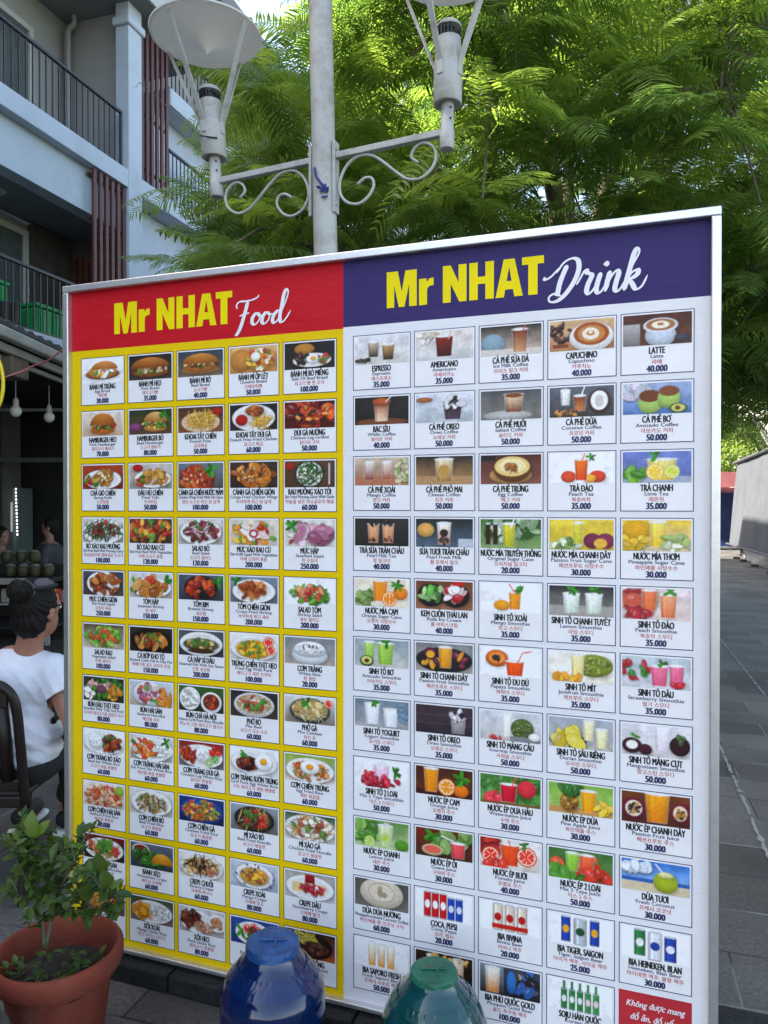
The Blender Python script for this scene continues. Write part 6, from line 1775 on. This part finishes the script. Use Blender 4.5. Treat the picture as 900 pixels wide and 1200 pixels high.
# ------------------------------------------------------------------ big water bottles
def plastic(name, c, rough=.12, coat=.6):
    m = bpy.data.materials.new(name); m.use_nodes = True
    nt = m.node_tree; b_ = nt.nodes['Principled BSDF']
    b_.inputs['Base Color'].default_value = (*c, 1); b_.inputs['Roughness'].default_value = rough
    b_.inputs['Transmission Weight'].default_value = .6 if coat else 0; b_.inputs['IOR'].default_value = 1.38
    b_.inputs['Coat Weight'].default_value = coat
    b_.inputs['Specular IOR Level'].default_value = .5 if coat else .15; b_.inputs['Coat Roughness'].default_value = .06
    tc = nt.nodes.new('ShaderNodeTexCoord'); nz = nt.nodes.new('ShaderNodeTexNoise'); nz.inputs['Scale'].default_value = 9; nz.inputs['Detail'].default_value = 3
    nt.links.new(tc.outputs['Object'], nz.inputs['Vector'])
    bp = nt.nodes.new('ShaderNodeBump'); bp.inputs['Strength'].default_value = .18; bp.inputs['Distance'].default_value = .03
    nt.links.new(nz.outputs['Fac'], bp.inputs['Height']); nt.links.new(bp.outputs[0], b_.inputs['Normal']); nt.links.new(bp.outputs[0], b_.inputs['Coat Normal'])
    return m
def bottle(label, c, prof, capprof, m_body, m_cap, m_film, label_band=None, zs=1.0):
    prof = [(r, z * zs) for r, z in prof]; capprof = [(r, z * zs) for r, z in capprof]
    t = thing('water_bottle', label, 'water bottle', c, 0, 'large water bottles in front of the board')
    b = MB(); b.lathe(prof, c, 64); b.build('body', m_body, t, smooth=50)
    b = MB()
    b.lathe(capprof, c, 72, wob=lambda i, a: (.018 * math.sin(a * 23) + .012 * math.sin(a * 37 + 1)) if i > len(capprof) - 3 else 0)
    zt = capprof[0][1] if capprof[0][0] == 0 else capprof[-1][1]
    b.build('seal_cap', m_cap, t, smooth=45)
    b = MB(); fp = [(r + .0016, z) for r, z in prof if capprof[-1][1] - .065 < z < capprof[-1][1] + .004]
    fine = []
    for (r0_, z0_), (r1_, z1_) in zip(fp[:-1], fp[1:]):
        fine += [(r0_ + (r1_ - r0_) * q / 5, z0_ + (z1_ - z0_) * q / 5) for q in range(5)]
    cr = random.Random(3)
    ph = [cr.uniform(0, 6.28) for _ in range(6)]
    b.lathe(fine, c, 200, wob=lambda i, a: .014 + max(.15, 1 - i / len(fine) if prof[-2][1] < 0 else i / len(fine)) * (.010 * math.sin(29 * a + ph[0] + 2.6 * math.sin(3 * a + i * .35)) + .010 * math.sin(47 * a + ph[1] + 3.5 * math.sin(2 * a - i * .5)) + .006 * math.sin(i * 1.1 + 9 * a + 4 * math.sin(5 * a))))
    b.build('shrink_film', m_film, t, smooth=True)
    b = MB()
    top = max(z for _, z in capprof)
    r0 = [r for r, z in capprof if z > top - .004][-1] * .7
    b.box(c + Vector((0, 0, top + .002)), (r0 * 1.6, .006, .004), bev=.0015); b.box(c + Vector((r0 * .2, -r0 * .35, top + .002)), (.006, r0 * .7, .004), bev=.0015)
    b.build('tear_tab', m_cap, t)
    if label_band:
        r, z0, z1, m, a0, a1 = label_band
        b = MB(); n = 40
        for k in range(n):
            q0, q1 = R(a0 + (a1 - a0) * k / n), R(a0 + (a1 - a0) * (k + 1) / n)
            b.poly([c + Vector((math.cos(q0) * r, math.sin(q0) * r, z0)), c + Vector((math.cos(q1) * r, math.sin(q1) * r, z0)), c + Vector((math.cos(q1) * r, math.sin(q1) * r, z1)), c + Vector((math.cos(q0) * r, math.sin(q0) * r, z1))])
        b.build('wrap_label', m, t, smooth=True)
c = Vector((-.288, 1.91, 0))
bottle('blue water bottle with a flat sealed cap standing left of the teal bottle', c,
       [(0, 0), (.118, 0), (.133, .015), (.135, .06), (.128, .072), (.128, .085), (.135, .097), (.135, .19), (.128, .202), (.128, .214), (.135, .226), (.135, .285), (.1315, .293), (.1315, .305), (.135, .315), (.130, .335), (.116, .362), (.098, .385), (.083, .405), (.073, .425), (.068, .44), (.066, .452), (0, .452)],
       [(0, .4585), (.058, .4585), (.066, .457), (.0695, .45), (.070, .43), (.0745, .418), (.078, .411)],
       plastic('blue_bottle_plastic', (.006, .028, .14)), mat('blue_cap_film', (.012, .060, .19), .22, .25, 30, bump=.5, bscale=38, spec=.35), plastic('blue_film', (.006, .035, .17), .07), (.1362, .10, .222, mat('bright_blue_label', (.01, .16, .62), .35, .05), 195, 292), .925)
c = Vector((.125, 1.85, 0))
bottle('teal green water bottle with a green sealed cap, lower right of the blue bottle', c,
       [(0, 0), (.118, 0), (.133, .015), (.136, .06), (.129, .072), (.129, .085), (.136, .097), (.136, .17), (.129, .182), (.129, .194), (.136, .206), (.136, .235), (.133, .265), (.122, .298), (.105, .330), (.086, .354), (.070, .372), (.062, .386), (.058, .397), (0, .397)],
       [(0, .405), (.050, .405), (.057, .4035), (.0605, .397), (.061, .380), (.066, .3715), (.070, .3665)],
       plastic('teal_bottle_plastic', (.008, .11, .125)), mat('green_cap_film', (.012, .105, .062), .22, .25, 30, bump=.5, bscale=38, spec=.35), plastic('teal_film', (.008, .12, .115), .07), None, .955)
